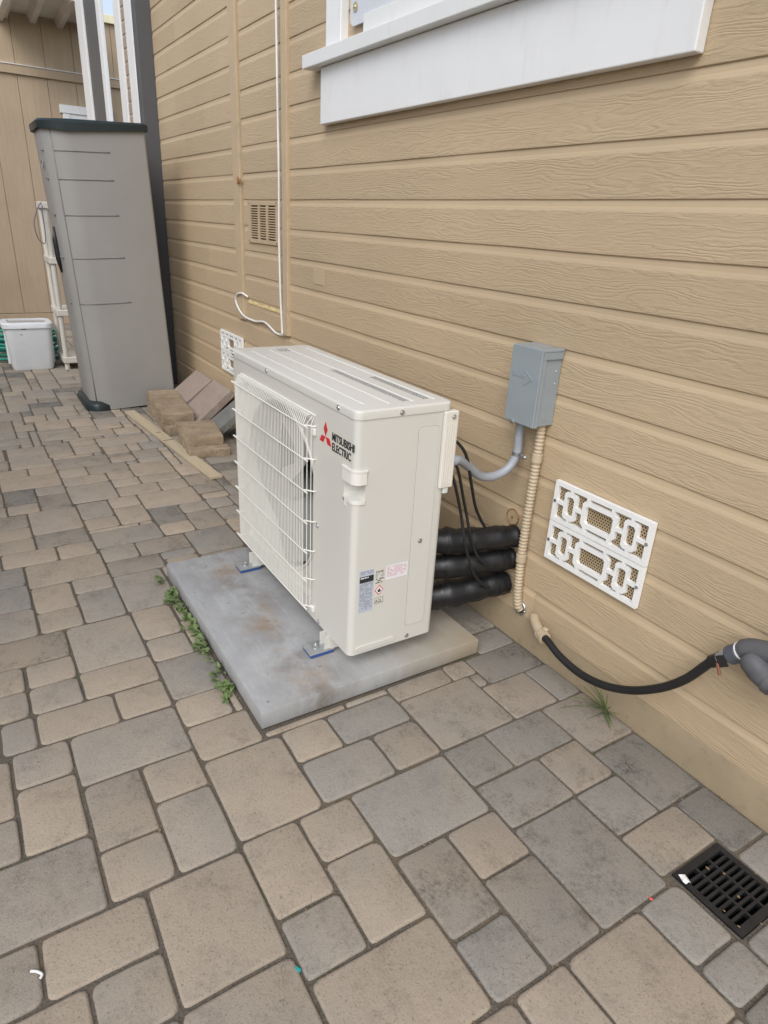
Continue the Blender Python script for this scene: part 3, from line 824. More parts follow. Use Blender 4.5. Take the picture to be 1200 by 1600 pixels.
# lid with embossed ribs
lid = rounded_prism(rrect(UX0-0.003, UX1+0.003, UY0-0.003, UY1+0.003, 0.024, 6), UZL-0.0005+0.0015, UZ1, 0.007).build('lid', 'cream', U, smooth=35)
for i, y in enumerate((-0.632, -0.560, -0.480, -0.405)):
    MB().tube([(-0.915,y,UZ1-0.0010),(-0.905,y,UZ1-0.0010),(-0.05-0.02*(i==0),y,UZ1-0.0010),(-0.04-0.02*(i==0),y,UZ1-0.0010)],[0.002,0.0040,0.0040,0.002],10).build('lid_rib', 'cream', lid, smooth='all')
prn = random.Random(21)
def print_rows(name, mat, parent, x0, x1, ys, hgt, z, gapf=0.3):
    b = MB()
    for y in ys:
        x = x0
        while x < x1:
            L = prn.uniform(0.006, 0.02); b.box((x, y, z), (min(x+L, x1), y+hgt, z+0.0004)); x += L + prn.uniform(0.0025, 0.005)
    return b.build(name, mat, parent)
print_rows('lid_print', 'ink_lid', lid, -0.50, -0.05, (-0.510, -0.502, -0.494), 0.0034, UZ1+0.0006)
print_rows('lid_print', 'ink_lid', lid, -0.36, -0.05, (-0.436, -0.428, -0.420), 0.0034, UZ1+0.0006)
print_rows('lid_print', 'ink_lid', lid, -0.915, -0.86, (-0.53, -0.515, -0.50), 0.006, UZ1+0.0006)
# fan well
MB().tube([(-0.565,-0.5425,0.505),(-0.565,-0.5445,0.505)], 0.301, 64).build('coil', 'fins', U)
fan = MB().tube([(-0.565,-0.555,0.505),(-0.565,-0.60,0.505),(-0.565,-0.64,0.505),(-0.565,-0.652,0.505)], [0.07,0.07,0.062,0.04], 32).build('fan', 'fan', U, smooth=True)
for kb in range(3):
    b = MB(); rings = []
    A0 = kb*2*PI/3 + 0.4; NA, NR = 10, 6
    grid_f, grid_b = [], []
    for ia in range(NA+1):
        rf, rb = [], []
        for ir in range(NR+1):
            rr = 0.055 + (0.288-0.055)*ir/NR
            wdt = 1.35 + 0.45*ir/NR
            a = A0 + wdt*(ia/NA) + 0.25*ir/NR
            y = -0.665 + 0.085*(ia/NA) - 0.012*math.sin(PI*ir/NR)
            rf.append((-0.565+rr*math.cos(a), y, 0.505+rr*math.sin(a))); rb.append((-0.565+rr*math.cos(a), y+0.004, 0.505+rr*math.sin(a)))
        grid_f.append(rf); grid_b.append(rb)
    b.loft([f_ + list(reversed(b_)) for f_, b_ in zip(grid_f, grid_b)])
    b.build('blade', 'fan', fan, smooth=True)
# bell mouth ring
b = MB(); rings = []
for k in range(9):
    t = k/8*PI; rr = 0.310+0.006*math.cos(t); yy = -0.6685-0.007*math.sin(t)
    rings.append([(-0.565+rr*math.cos(2*PI*q/72), yy, 0.505+rr*math.sin(2*PI*q/72)) for q in range(72)])
b.loft(rings, False, False); b.build('bell_mouth', 'cream', U, smooth=True)
# wire guard
gx0_, gx1_, gz0, gz1 = -0.880, -0.246, 0.172, 0.838
guard = MB().tube([(gx1_-0.004,-0.6895,gz1+0.006),(gx0_+0.004,-0.6895,gz1+0.006)], 0.0026, 6).build('fan_guard', 'cream_wire', U, smooth=True)
tag(guard, 'white coated wire guard over the fan')
yw = -0.717
vpath = [(0,-0.6885,gz1+0.004),(0,-0.705,gz1+0.003),(0,yw+0.006,gz1-0.014),(0,yw,gz1-0.026),(0,yw,gz0+0.004)]
b = MB(); b.tube(vpath, 0.00145, 5); vw = b.build('wire', 'cream_wire', guard, smooth=True)
NV = 49
xsv = [gx0_+0.014 + (gx1_-gx0_-0.045)*i/(NV-1) for i in range(NV)]
vw.location.x = xsv[0]
for x in xsv[1:]:
    c = vw.copy(); C.objects.link(c); c.parent = guard; c.location.x = x
for k_, xx in enumerate((gx1_-0.020, gx1_-0.010)):      # wires on the slanted flank
    yy = yw + 0.009*(k_+1)
    MB().tube([(xx,-0.6885,gz1+0.003),(xx,yy,gz1-0.02),(xx,yy,gz0+0.006)],0.00125,5).build('wire','cream_wire',guard,smooth=True)
for i in range(7):
    z = gz1-0.026 - (gz1-0.026-gz0-0.004)*i/6
    b = MB(); b.tube(crm([(gx0_,-0.6885,z),(gx0_+0.008,yw+0.006,z),(gx0_+0.02,yw-0.0035,z),(gx1_-0.036,yw-0.0035,z),(gx1_-0.026,yw+0.002,z),(gx1_-0.001,-0.696,z),(gx1_,-0.6885,z)],4), 0.0022, 7)
    b.build('cross_wire', 'cream_wire', guard, smooth=True)
for cx_, cz_ in ((gx1_-0.004, gz1-0.045), (gx1_-0.002, gz0-0.006)):
    b = MB(); b.box((cx_-0.014,-0.6975,cz_-0.010),(cx_+0.010,-0.6885,cz_+0.012),0.002); b.build('guard_clip','cream_white',guard)
# handle at the near corner
def corner_path(off, xa, yb, n=6):
    r = 0.022+off; out = [(xa, UY0-off)]
    for k in range(n+1):
        t = -PI/2 + (PI/2)*k/n; out.append((UX1-0.022 + r*math.cos(t), UY0+0.022 + r*math.sin(t)))
    out.append((UX1+off, yb)); return out
def corner_band(o1, o0, xa, yb, z0, z1):
    a = corner_path(o1, xa+0.003, yb-0.003); c = corner_path(o0, xa, yb)
    poly = a + list(reversed(c)); return MB().prism(poly, 'z', z0, z1)
hd = corner_band(0.0042, 0.0004, -0.070, -0.648, 0.7045, 0.742).build('handle', 'cream_white', U, smooth=30)
corner_band(0.0060, 0.0004, -0.072, -0.646, 0.7425, 0.7475).build('handle_ridge', 'cream_white', hd, smooth=30)
corner_band(0.0034, 0.0004, -0.064, -0.6505, 0.6445, 0.6565).build('handle_lip', 'cream_white', hd, smooth=30)
MB().box((-0.052,-0.692,0.628),(-0.046,-0.6885,0.644)).build('handle_tab', 'cream_white', hd)
# right flank: embossed service panel, lower slot, valve cover
b = MB(); b.prism(rrect(-0.480,-0.408,0.180,0.852,0.013,4),'x',0.0004,0.0024); p = b.build('service_panel','cream',U,smooth=30)
b = MB(); o_ = rrect(-0.4815,-0.4065,0.1785,0.8535,0.0135,4); b.prism(o_,'x',0.0001,0.0007); b.build('panel_seam','seam',p)
b = MB(); b.prism(rrect(-0.662,-0.520,0.1365,0.1525,0.0075,4),'x',0.0002,0.0042); b.build('foot_rib','cream',U,smooth=30)
vc = MB().box((-0.012,-0.396,0.652),(0.011,-0.347,0.8925),0.003,2).build('valve_cover','cover',U); 
for k in range(5):
    y = -0.390+0.0085*k; MB().box((0.0108,y,0.662),(0.0126,y+0.003,0.855)).build('cover_rib','cover',vc)
b = MB(); b.box((-0.003,-0.378,0.632),(0.008,-0.360,0.6525),0.002); b.build('cover_tab','clear',vc)
b = MB(); b.disc((0.011,-0.366,0.876),(1,0,0),0.0075,0.0022,14); b.disc((0.0132,-0.366,0.876),(1,0,0),0.0045,0.0022,6); b.build('screw','steel',vc)
MB().box((0.0002,-0.3985,0.652),(0.0008,-0.3965,0.892)).build('cover_seam','seam',vc)
# screws
for q, ax in (((-0.948,UY0-0.003,0.906),(0,-1,0)),((-0.62,UY0-0.003,0.906),(0,-1,0)),((-0.10,UY0-0.003,0.906),(0,-1,0)),((0.003,-0.545,0.904),(1,0,0)),
              ((-0.228,UY0,0.488),(0,-1,0)),((-0.95,UY0,0.145),(0,-1,0)),((-0.60,UY0,0.137),(0,-1,0)),((-0.30,UY0,0.137),(0,-1,0)),((-0.21,UY0,0.137),(0,-1,0)),
              ((-0.056,UY0,0.648),(0,-1,0)),((0.0024,-0.448,0.485),(1,0,0)),((0.0,-0.470,0.1395),(1,0,0))):
    b = MB(); c_ = Vector(q); a_ = Vector(ax); b.disc(c_, ax, 0.0078, 0.0016, 14); b.disc(c_+a_*0.0016, ax, 0.0050, 0.0028, 6); b.build('screw','steel',U)
# emblem and maker's lettering on the front
def rhomb(pts): return MB().prism(pts,'y',UY0-0.0010,UY0-0.0003)
ex, ez = -0.181, 0.7985
wq, hq = 0.0125, 0.0225
MB().prism(rrect(-0.216,-0.018,0.744,0.838,0.002,2),'y',UY0-0.0003,UY0-0.0001).build('emblem_sheet','label_cream',U)
rhomb([(ex,ez),(ex+wq,ez+hq),(ex,ez+2*hq),(ex-wq,ez+hq)]).build('emblem','logo_red',U)
for s_ in (-1,1):
    rhomb([(ex+s_*0.0006,ez-0.001),(ex+s_*(0.0006+2*wq*0.5),ez-0.001-hq*0.98),(ex+s_*(0.0006+2*wq*0.5+0.020),ez-0.001-hq*0.98),(ex+s_*0.0206,ez-0.001)] if False else
          [(ex+s_*0.0006,ez-0.001),(ex+s_*0.0135,ez-0.0215),(ex+s_*0.0385,ez-0.0215),(ex+s_*0.0255,ez-0.001)][::1]).build('emblem','logo_red',U)
F1 = frame4((-0.139, UY0-0.0012, 0.8005), (1,0,0), (0,0,1)) @ Matrix.Diagonal((0.80,1,1,1))
text_mesh('lettering','MITSUBISHI',0.033,'ink',F1,U,bold=0.0004)
F2 = frame4((-0.139, UY0-0.0012, 0.7700), (1,0,0), (0,0,1)) @ Matrix.Diagonal((0.80,1,1,1))
text_mesh('lettering','ELECTRIC',0.033,'ink',F2,U,bold=0.0004)
# stickers on the right flank
def plate(name, y0, y1, z0, z1, mat, parent=U, x=0.0002, t=0.0005):
    return MB().box((x,y0,z0),(x+t,y1,z1)).build(name, mat, parent)
def small_print(parent, mat, y0, y1, z0, z1, row, hgt, x=0.0008, fill=0.75):
    b = MB(); z = z1-hgt
    while z > z0:
        y = y0
        while y < y1-0.002:
            L = prn.uniform(0.002,0.007)
            if prn.random() < fill: b.box((x,y,z),(x+0.0002,min(y+L,y1),z+hgt))
            y += L+prn.uniform(0.0008,0.0016)
        z -= row
    return b.build('print', mat, parent)
s1 = plate('rating_plate',-0.660,-0.609,0.278,0.424,'label_blue')
plate('plate_header',-0.659,-0.610,0.383,0.404,'ink',s1,0.0008,0.0003)
small_print(s1,'label_white',-0.656,-0.628,0.393,0.401,0.006,0.004,x=0.0012,fill=0.95)
small_print(s1,'ink_soft',-0.656,-0.612,0.407,0.421,0.006,0.0025)
small_print(s1,'ink_soft',-0.657,-0.612,0.285,0.381,0.0046,0.0020)
s2 = plate('refrigerant_label',-0.6045,-0.570,0.294,0.424,'label_cream')
text_mesh('label_text','R454B',0.0115,'ink',frame4((0.0009,-0.6030,0.405),(0,1,0),(0,0,1))@Matrix.Diagonal((0.92,1,1,1)),s2,0.0001)
small_print(s2,'ink_soft',-0.603,-0.572,0.388,0.402,0.0042,0.0018); small_print(s2,'ink',-0.602,-0.574,0.3665,0.386,0.0068,0.0036,fill=0.55)
def dia(r, x, mat):
    cy, cz = -0.588, 0.344
    return MB().prism([(cy,cz-r*1.15),(cy+r,cz),(cy,cz+r*1.15),(cy-r,cz)],'x',x,x+0.0002).build('hazard_diamond',mat,s2)
dia(0.0160,0.0008,'logo_red'); dia(0.0128,0.0011,'label_white')
fl = [(0,-8),(4,-7),(6,-3),(5,2),(3.4,0.5),(3,4.5),(0.5,8),(0.2,4),(-2.6,1.5),(-4,3),(-5.6,-2),(-4,-7)]
MB().prism([(-0.588+p_[0]*0.00095,0.344+p_[1]*0.00095) for p_ in fl],'x',0.0014,0.0016).build('flame_mark','ink',s2)
for z_ in (0.2965,0.3165): MB().box((0.0008,-0.602,z_),(0.001,-0.573,z_+0.0009)).build('label_rule','ink',s2)
for y_ in (-0.6029,-0.5729): MB().box((0.0008,y_,0.2965),(0.001,y_+0.0009,0.3174)).build('label_rule','ink',s2)
text_mesh('label_text','A2L',0.0165,'ink',frame4((0.0009,-0.6005,0.2995),(0,1,0),(0,0,1))@Matrix.Diagonal((0.92,1,1,1)),s2,0.0001)
s3 = plate('warning_sticker',-0.566,-0.486,0.373,0.421,'label_white')
small_print(s3,'ink_red',-0.562,-0.490,0.379,0.417,0.0046,0.0019,fill=0.85)
# mounting feet
for x in (-0.80, -0.155):
    ft = MB().box((x-0.032,-0.762,0.0725),(x+0.032,-0.672,0.0775),0.001).build('foot','galv',U)
    MB().box((x-0.031,-0.758,0.0602),(x+0.031,-0.674,0.0722),0.001).build('rubber_pad','blue_rubber',ft)
    b = MB(); b.disc((x-0.004,-0.725,0.0776),(0,0,1),0.013,0.0022,18); b.disc((x-0.004,-0.725,0.0798),(0,0,1),0.0085,0.007,6); b.disc((x-0.004,-0.725,0.0868),(0,0,1),0.004,0.006,10); b.build('bolt','steel',ft)
    MB().box((x-0.014,-0.705,0.0776),(x-0.010,-0.684,0.1240)).build('foot_gusset','cream',ft)
    MB().box((x+0.020,-0.705,0.0776),(x+0.024,-0.684,0.1240)).build('foot_gusset','cream',ft)
    MB().box((x-0.03,-0.683,0.0776),(x+0.03,-0.30,0.1243)).build('rail','cream',ft)
    fb = MB().box((x-0.032,-0.372,0.0725),(x+0.032,-0.285,0.0774),0.001).build('foot','galv',U)
    MB().box((x-0.031,-0.370,0.0602),(x+0.031,-0.288,0.0722),0.001).build('rubber_pad','blue_rubber',fb)
    b = MB(); b.disc((x+0.012,-0.293,0.0776),(0,0,1),0.012,0.002,18); b.disc((x+0.012,-0.293,0.0796),(0,0,1),0.0085,0.008,6); b.build('bolt','steel',fb)
adopt(U)

# ------------------------------------------------------------------ insulated line sets and cables behind the machine
def lineset(pts, r, label, seed):
    rs = random.Random(seed); P = crm(pts, 10); N = len(P)
    root = empty('line_set', P[-1], label, 'pipe', 'black wrapped line sets')
    rad = []
    for i in range(N):
        q = i/(N-1); rad.append(r*(1+0.055*math.sin(i*0.9+seed)+rs.uniform(-0.03,0.03)) * (0.86+0.14*min(1,q*2)) * (0.92 if i == 0 else 1))
    b = MB(); b.tube(P, rad, 18); b.build('wrap','black_wrap',root,smooth='all')
    for at_ in (0.14, 0.56):
        i = int(at_*(N-1)); d = (P[i+1]-P[i]).normalized()
        MB().tube([P[i]-d*0.004,P[i]+d*0.004],rad[i]+0.0022,18).build('zip_tie','tape',root,smooth=True)
    # loose seam of the wrap
    sm = [p + Vector((0.0, 0, 0)) + Vector((0.62, 0.2, -0.74)).normalized()*(rad[i]+0.001) for i, p in enumerate(P)]
    MB().tube(sm[1:-2],0.0016,5).build('wrap_seam','black_cable',root,smooth=True)
    adopt(root)
lineset([(-0.020,-0.012,0.402),(-0.050,-0.12,0.400),(-0.088,-0.24,0.400),(-0.150,-0.318,0.402),(-0.30,-0.322,0.44)],0.0450,'black wrapped pipe bundle, top one of three entering the wall',1)
lineset([(-0.026,-0.012,0.310),(-0.052,-0.12,0.309),(-0.088,-0.24,0.304),(-0.150,-0.318,0.300),(-0.30,-0.322,0.33)],0.0450,'black wrapped pipe bundle, middle one of three entering the wall',2)
lineset([(-0.034,-0.012,0.208),(-0.060,-0.12,0.202),(-0.092,-0.24,0.188),(-0.150,-0.314,0.174),(-0.30,-0.318,0.20)],0.0485,'black wrapped pipe bundle, lowest of three just above the pad',3)
def cable(pts, r, label, mat='black_cable', name='control_cable', grp='black control cables'):
    o = MB().tube(crm(pts,8), r, 8).build(name, mat, smooth='all'); return tag(o, label, 'cable', grp)
cable([(-0.03,-0.352,0.795),(0.0,-0.338,0.792),(-0.010,-0.285,0.735),(-0.045,-0.22,0.612),(-0.068,-0.165,0.505),(-0.060,-0.105,0.420),(-0.030,-0.060,0.432)],0.0052,'black cable ending on the top wrapped pipe, nearest the wall')
cable([(-0.03,-0.352,0.735),(0.004,-0.332,0.715),(-0.032,-0.252,0.555),(-0.024,-0.205,0.405),(-0.0145,-0.165,0.338),(-0.012,-0.105,0.300)],0.0052,'black cable ending on the middle wrapped pipe')
cable([(-0.03,-0.353,0.700),(0.000,-0.342,0.684),(-0.022,-0.275,0.540),(-0.012,-0.250,0.425),(-0.010,-0.200,0.304),(-0.015,-0.135,0.232),(-0.022,-0.098,0.214)],0.0052,'black cable ending on the lowest wrapped pipe')

# ------------------------------------------------------------------ disconnect box
DB = empty('disconnect_box', (-0.003, -0.0015, 0.822), 'grey metal electrical disconnect box with arrow mark on the tan wall', 'electrical box')
b = MB(); b.box((-0.064,-0.086,0.8235),(0.0555,-0.0012,1.055),0.002); b.build('enclosure','greybox',DB)
b = MB()
b.box((-0.070,-0.0935,0.8225),(0.0615,-0.0865,1.0635),0.0022,2); cov = b.build('cover','greybox',DB)
b = MB(); b.box((-0.070,-0.0862,1.0552),(0.0615,-0.0012,1.0632),0.0015); b.build('top_flange','greybox',cov)
for sx_ in (0.0562, -0.0700): MB().box((sx_,-0.0863,1.034),(sx_+0.0055,-0.004,1.0550)).build('side_flange','greybox',cov)
for sx_ in (0.0562, -0.0700): MB().box((sx_,-0.0863,0.8225),(sx_+0.0053,-0.073,1.0335)).build('side_flange','greybox',cov)
arrow = [(-0.004,0.9895),(0.0005,0.9905),(0.0345,0.969),(-0.0005,0.9455),(-0.006,0.9455),(0.0275,0.969)]
MB().prism(arrow,'y',-0.0950,-0.0934).build('arrow_mark','greybox',cov)
b = MB(); rl = random.Random(8)
for k in range(7):
    xx = -0.056+k*0.0085; hh = 0.016 if k in (0,4) else 0.009
    b.tube(crm([(xx,-0.0936,0.967),(xx+0.001,-0.0940,0.967+hh),(xx+0.005,-0.0940,0.967+hh*0.8),(xx+0.003,-0.0940,0.967+hh*0.45),(xx+0.007,-0.0938,0.967)],3),0.0011,5)
b.build('relief_lettering','greybox',cov,smooth='all')
for z_ in (0.996, 0.957): MB().disc((0.0553,-0.020,z_),(1,0,0),0.0038,0.0022,10,0.002).build('dimple','galv',DB)
for r_, d_ in ((0.017,0.0012),(0.0115,0.0020)): MB().disc((0.0552,-0.040,0.853),(1,0,0),r_,d_,24).build('knockout','greybox',DB)
b = MB(); b.box((-0.040,-0.0985,0.8165),(-0.018,-0.0935,0.8290),0.001); b.disc((-0.029,-0.0985,0.8245),(0,-1,0),0.005,0.002,12); b.build('hasp','steel',DB)
adopt(DB)

# grey flexible conduit with strap
GC = empty('flexible_conduit', (-0.035,-0.045,0.82), 'smooth grey flexible conduit curving from the grey box to the machine', 'conduit')
pts = crm([(-0.040,-0.045,0.8225),(-0.040,-0.045,0.77),(-0.038,-0.046,0.705),(-0.043,-0.072,0.655),(-0.050,-0.125,0.632),(-0.046,-0.19,0.645),(-0.030,-0.255,0.692),(-0.008,-0.315,0.728),(-0.002,-0.345,0.733),(-0.02,-0.366,0.734)],9)
MB().tube(pts,0.0142,14).build('tube','greyconduit',GC,smooth='all')
for k in range(6, len(pts)-6, 1):
    pass
b = MB(); ribs = []
P2 = crm(pts[10:-14],3)
MB().tube(P2,[0.0144+0.0005*(i%2) for i in range(len(P2))],14).build('ribbing','greyconduit',GC,smooth='all')
b = MB(); d_ = (pts[-9]-pts[-14]).normalized(); MB().tube([pts[-14],pts[-9]],0.0170,14).build('coupling','greyconduit',GC,smooth=True)
b = MB(); b.tube([(-0.0385,-0.0465,0.712),(-0.0385,-0.0465,0.699)],0.0166,14); b.build('strap','steel',GC,smooth=True)
b = MB(); b.box((-0.022,-0.052,0.6985),(0.012,-0.046,0.711),0.001); b.disc((0.002,-0.052,0.705),(0,-1,0),0.006,0.006,6); b.disc((-0.010,-0.052,0.705),(0,-1,0),0.005,0.004,8); b.build('strap_screw','steel',GC)
adopt(GC)

# beige corrugated conduit
BC = empty('corrugated_conduit', (0.06,-0.012,0.125), 'beige painted corrugated conduit running down the siding from the grey box', 'conduit')
bp = crm([(0.030,-0.022,0.822),(0.032,-0.022,0.72),(0.030,-0.024,0.50),(0.030,-0.022,0.30),(0.040,-0.018,0.165),(0.046,-0.004,0.135)],10)
L_ = [0.0]
for a_, c_ in zip(bp, bp[1:]): L_.append(L_[-1]+(c_-a_).length)
NS = 360; dense = []
j = 0
for i in range(NS+1):
    s_ = L_[-1]*i/NS
    while j < len(L_)-2 and L_[j+1] < s_: j += 1
    t_ = (s_-L_[j])/max(1e-6, L_[j+1]-L_[j]); dense.append(bp[j].lerp(bp[j+1], t_))
MB().tube(dense,[0.0146+0.0013*math.sin(i*2*PI/6.6) for i in range(NS+1)],12).build('corrugated_tube','beige_cond',BC,smooth='all')
for q in (0.165, 0.70):
    i = int(q*NS); MB().tube([dense[i-8],dense[i-7],dense[i+7],dense[i+8]],[0.0165,0.0182,0.0182,0.0165],14).build('coupling','beige_cond',BC,smooth=30)
b = MB(); rings = []
for k in range(25):
    a_ = 2*PI*k/24; rings.append((0.042+0.026*math.cos(a_),-0.0045,0.140+0.024*math.sin(a_)))
b.tube(rings,0.0045,8); b.build('hole_rim','steel',BC,smooth='all')
MB().disc((0.042,-0.0036,0.140),(0,-1,0),0.025,0.0022,20).build('hole','dark_gap',BC)
adopt(BC)
# wall plug
WP = empty('wall_plug', (-0.055,-0.001,0.42), 'round painted plug with a rusty rim above the wrapped pipes', 'cover plate')
cx_, cz_ = -0.058, 0.457
MB().disc((cx_,0.0,cz_),(0,-1,0),0.027,0.0045,28).build('disc','plug',WP)
MB().tube([(cx_+0.0285*math.cos(2*PI*k/28),-0.0035,cz_+0.0285*math.sin(2*PI*k/28)) for k in range(29)],0.0028,6).build('rim','rust_ring',WP,smooth='all')
MB().disc((cx_,-0.0045,cz_),(0,-1,0),0.005,0.0025,8).build('screw','rust_ring',WP)
adopt(WP)

# ------------------------------------------------------------------ pipe stub, black hose, grey valve piece
PS = empty('pipe_stub', (0.17,-0.004,0.12), 'beige painted pipe stub with clamp low on the wall', 'pipe')
MB().tube(crm([(0.122,-0.012,0.146),(0.142,-0.026,0.143),(0.168,-0.040,0.140),(0.196,-0.051,0.137),(0.226,-0.060,0.137)],6),[0.0175]*20+[0.019]*5,14).build('pipe','beige_cond',PS,smooth='all')
for q in (0.196,0.205,0.214,0.222): MB().tube([(q,-0.0520-(q-0.196)*0.27,0.1365),(q+0.004,-0.0532-(q-0.196)*0.27,0.1365)],0.0215,14).build('clamp_band','beige_cond',PS,smooth=True)
MB().box((0.204,-0.056,0.152),(0.222,-0.042,0.166),0.003).build('clamp_screw','beige_cond',PS)
adopt(PS)
hose = MB().tube(crm([(0.216,-0.058,0.137),(0.245,-0.062,0.134),(0.31,-0.070,0.119),(0.40,-0.072,0.112),(0.49,-0.070,0.129),(0.58,-0.066,0.172),(0.66,-0.063,0.236),(0.72,-0.061,0.306),(0.765,-0.060,0.385),(0.792,-0.060,0.430)],8),0.0125,14).build('black_hose','black_rubber',smooth='all')
tag(hose,'thick black rubber hose sagging along the wall base to the grey fitting','hose')
VV = empty('pipe_fitting', (0.86,-0.06,0.40), 'dusty grey pipe tee with hose adapter at the right picture edge', 'pipe fitting')
d_ = Vector((0.66,0.0,0.75)).normalized(); p0 = Vector((0.772,-0.060,0.397))
MB().tube([p0,p0+d_*0.028],[0.0165,0.0170],16).build('hose_cuff','black_rubber',VV,smooth=True)
b = MB(); b.tube([p0+d_*0.018,p0+d_*0.045,p0+d_*0.062],[0.0155,0.0195,0.0185],16); b.build('adapter','galv',VV,smooth=True)
b = MB(); b.box((0.793,-0.0815,0.412),(0.818,-0.0775,0.442),0.001,rot=Matrix.Rotation(math.radians(-38),3,'Y')); b.build('adapter_slot','dark_gap',VV)
MB().tube([p0+d_*0.058,p0+d_*0.062,p0+d_*0.088,p0+d_*0.092],[0.022,0.0245,0.0245,0.022],18).build('threaded_collar','abs_dark',VV,smooth=30)
MB().tube([p0+d_*0.0925,p0+d_*0.0955],[0.0252,0.0252],18).build('white_ring','paper',VV,smooth=True)
q0 = p0+d_*0.088
MB().tube(crm([q0,q0+d_*0.03,q0+Vector((0.060,-0.002,0.040)),q0+Vector((0.12,-0.004,0.062)),q0+Vector((0.25,-0.006,0.085))],6),[0.0225]*4+[0.026]*21,16).build('pipe','abs_grey',VV,smooth='all')
MB().tube(crm([q0+Vector((0.028,-0.016,0.012)),q0+Vector((0.050,-0.022,0.004)),q0+Vector((0.080,-0.026,-0.008)),q0+Vector((0.16,-0.028,-0.022))],6),[0.019,0.022,0.025,0.027,0.028,0.029]+[0.029]*13,16).build('branch','abs_grey',VV,smooth='all')
MB().tube([q0+Vector((0.092,-0.0265,-0.011)),q0+Vector((0.108,-0.027,-0.014))],[0.0318,0.0318],18).build('branch_collar','abs_grey',VV,smooth=True)
MB().tube([p0+d_*0.030+Vector((0.004,-0.019,-0.004)),p0+d_*0.030+Vector((0.022,-0.026,-0.028))],0.0042,8).build('pin','copper',VV,smooth=True)
adopt(VV)

# ------------------------------------------------------------------ white cable on the hatch batten
wc = MB().tube(crm([(-2.062,-0.0235,3.05),(-2.058,-0.0235,2.6),(-2.050,-0.0235,2.2),(-2.046,-0.0235,1.9),(-2.040,-0.0235,1.6),(-2.046,-0.0235,1.3),(-2.036,-0.0235,1.0),(-2.020,-0.0235,0.83),(-2.016,-0.024,0.790),(-2.06,-0.012,0.779),(-2.15,-0.010,0.780),(-2.30,-0.012,0.815),(-2.46,-0.012,0.800),(-2.62,-0.026,0.815),(-2.735,-0.026,0.875),(-2.725,-0.026,0.925),(-2.64,-0.024,0.945),(-2.575,-0.008,0.930)],8),0.0062,8).build('wall_cable','cable_white',smooth='all')
tag(wc,'thin white cable down the hatch batten ending in a loose loop','cable')

# ------------------------------------------------------------------ drain grate
DG = empty('drain_grate', ((DX0+DX1)/2,(DY0+DY1)/2,-0.006), 'square black slotted drain grate between pavers near the wall', 'drain grate')
b = MB(); g0 = 0.0015
b.box((DX0+g0,DY0+g0,-0.016),(DX0+0.020,DY1-g0,-0.0015)); b.box((DX1-0.020,DY0+g0,-0.016),(DX1-g0,DY1-g0,-0.0015))
b.box((DX0+0.0202,DY0+g0,-0.016),(DX1-0.0202,DY0+0.017,-0.0017)); b.box((DX0+0.0202,DY1-0.017,-0.016),(DX1-0.0202,DY1-g0,-0.0017))
b.build('rim','black_plastic',DG)
wy = (DY1-DY0-0.0344)
for q in (1,2): 
    yy = DY0+0.0172+wy*q/3; MB().box((DX0+0.0202,yy-0.003,-0.016),(DX1-0.0202,yy+0.003,-0.0020)).build('rib','black_plastic',DG)
nb = 9; stp = (DX1-DX0-0.0404)/nb
for i in range(1, nb):
    xx = DX0+0.0202+stp*i
    MB().box((xx-0.0034,DY0+0.0172,-0.015),(xx+0.0034,DY1-0.0172,-0.0023)).build('bar','black_plastic',DG)
adopt(DG)
b = MB(); e_ = 0.0008
b.box((DX0-0.02,DY0-0.02,-0.20),(DX1+0.02,DY1+0.02,-0.19))
for a_, c_ in (((DX0-0.02,DY0-0.02),(DX0-e_,DY1+0.02)),((DX1+e_,DY0-0.02),(DX1+0.02,DY1+0.02)),((DX0-e_,DY0-0.02),(DX1+e_,DY0-e_)),((DX0-e_,DY1+e_),(DX1+e_,DY1+0.02))):
    b.box((a_[0],a_[1],-0.19),(c_[0],c_[1],-0.0065))
tag(b.build('drain_basin','black_plastic'), kind='structure')

# ------------------------------------------------------------------ resin storage cabinet
CB = empty('storage_cabinet', (-3.93,-0.50,0.0), 'tall taupe resin storage cabinet with dark green lid, leaning slightly off the wall', 'cabinet')
cx0, cx1, cy0, cy1 = -4.20, -3.68, -0.825, -0.205
def cab_plan(k=0.0, wb=0.0):
    out = []
    def arc(cx, cy, rx, ry, a0, a1, n):
        for i in range(n+1):
            a = math.radians(a0+(a1-a0)*i/n); out.append((cx+rx*math.cos(a), cy+ry*math.sin(a)))
    arc(cx1-0.02+k, cy1-0.02+k, 0.02, 0.02, 90, 0, 3)
    arc(cx1-0.15+k, cy0+0.17-k, 0.15, 0.17, 0, -72, 10)
    arc(cx0+0.15-k, cy0+0.17-k, 0.15, 0.17, -108, -180, 10)
    arc(cx0+0.02-k, cy1-0.02+k, 0.02, 0.02, 180, 90, 3)
    return out
b = MB(); b.loft([[(p[0],p[1],0.012) for p in cab_plan()],[(p[0],p[1],1.0) for p in cab_plan(0.004)],[(p[0],p[1],1.862) for p in cab_plan(0.010)]]); cbody = b.build('body','cabinet',CB,smooth=25)
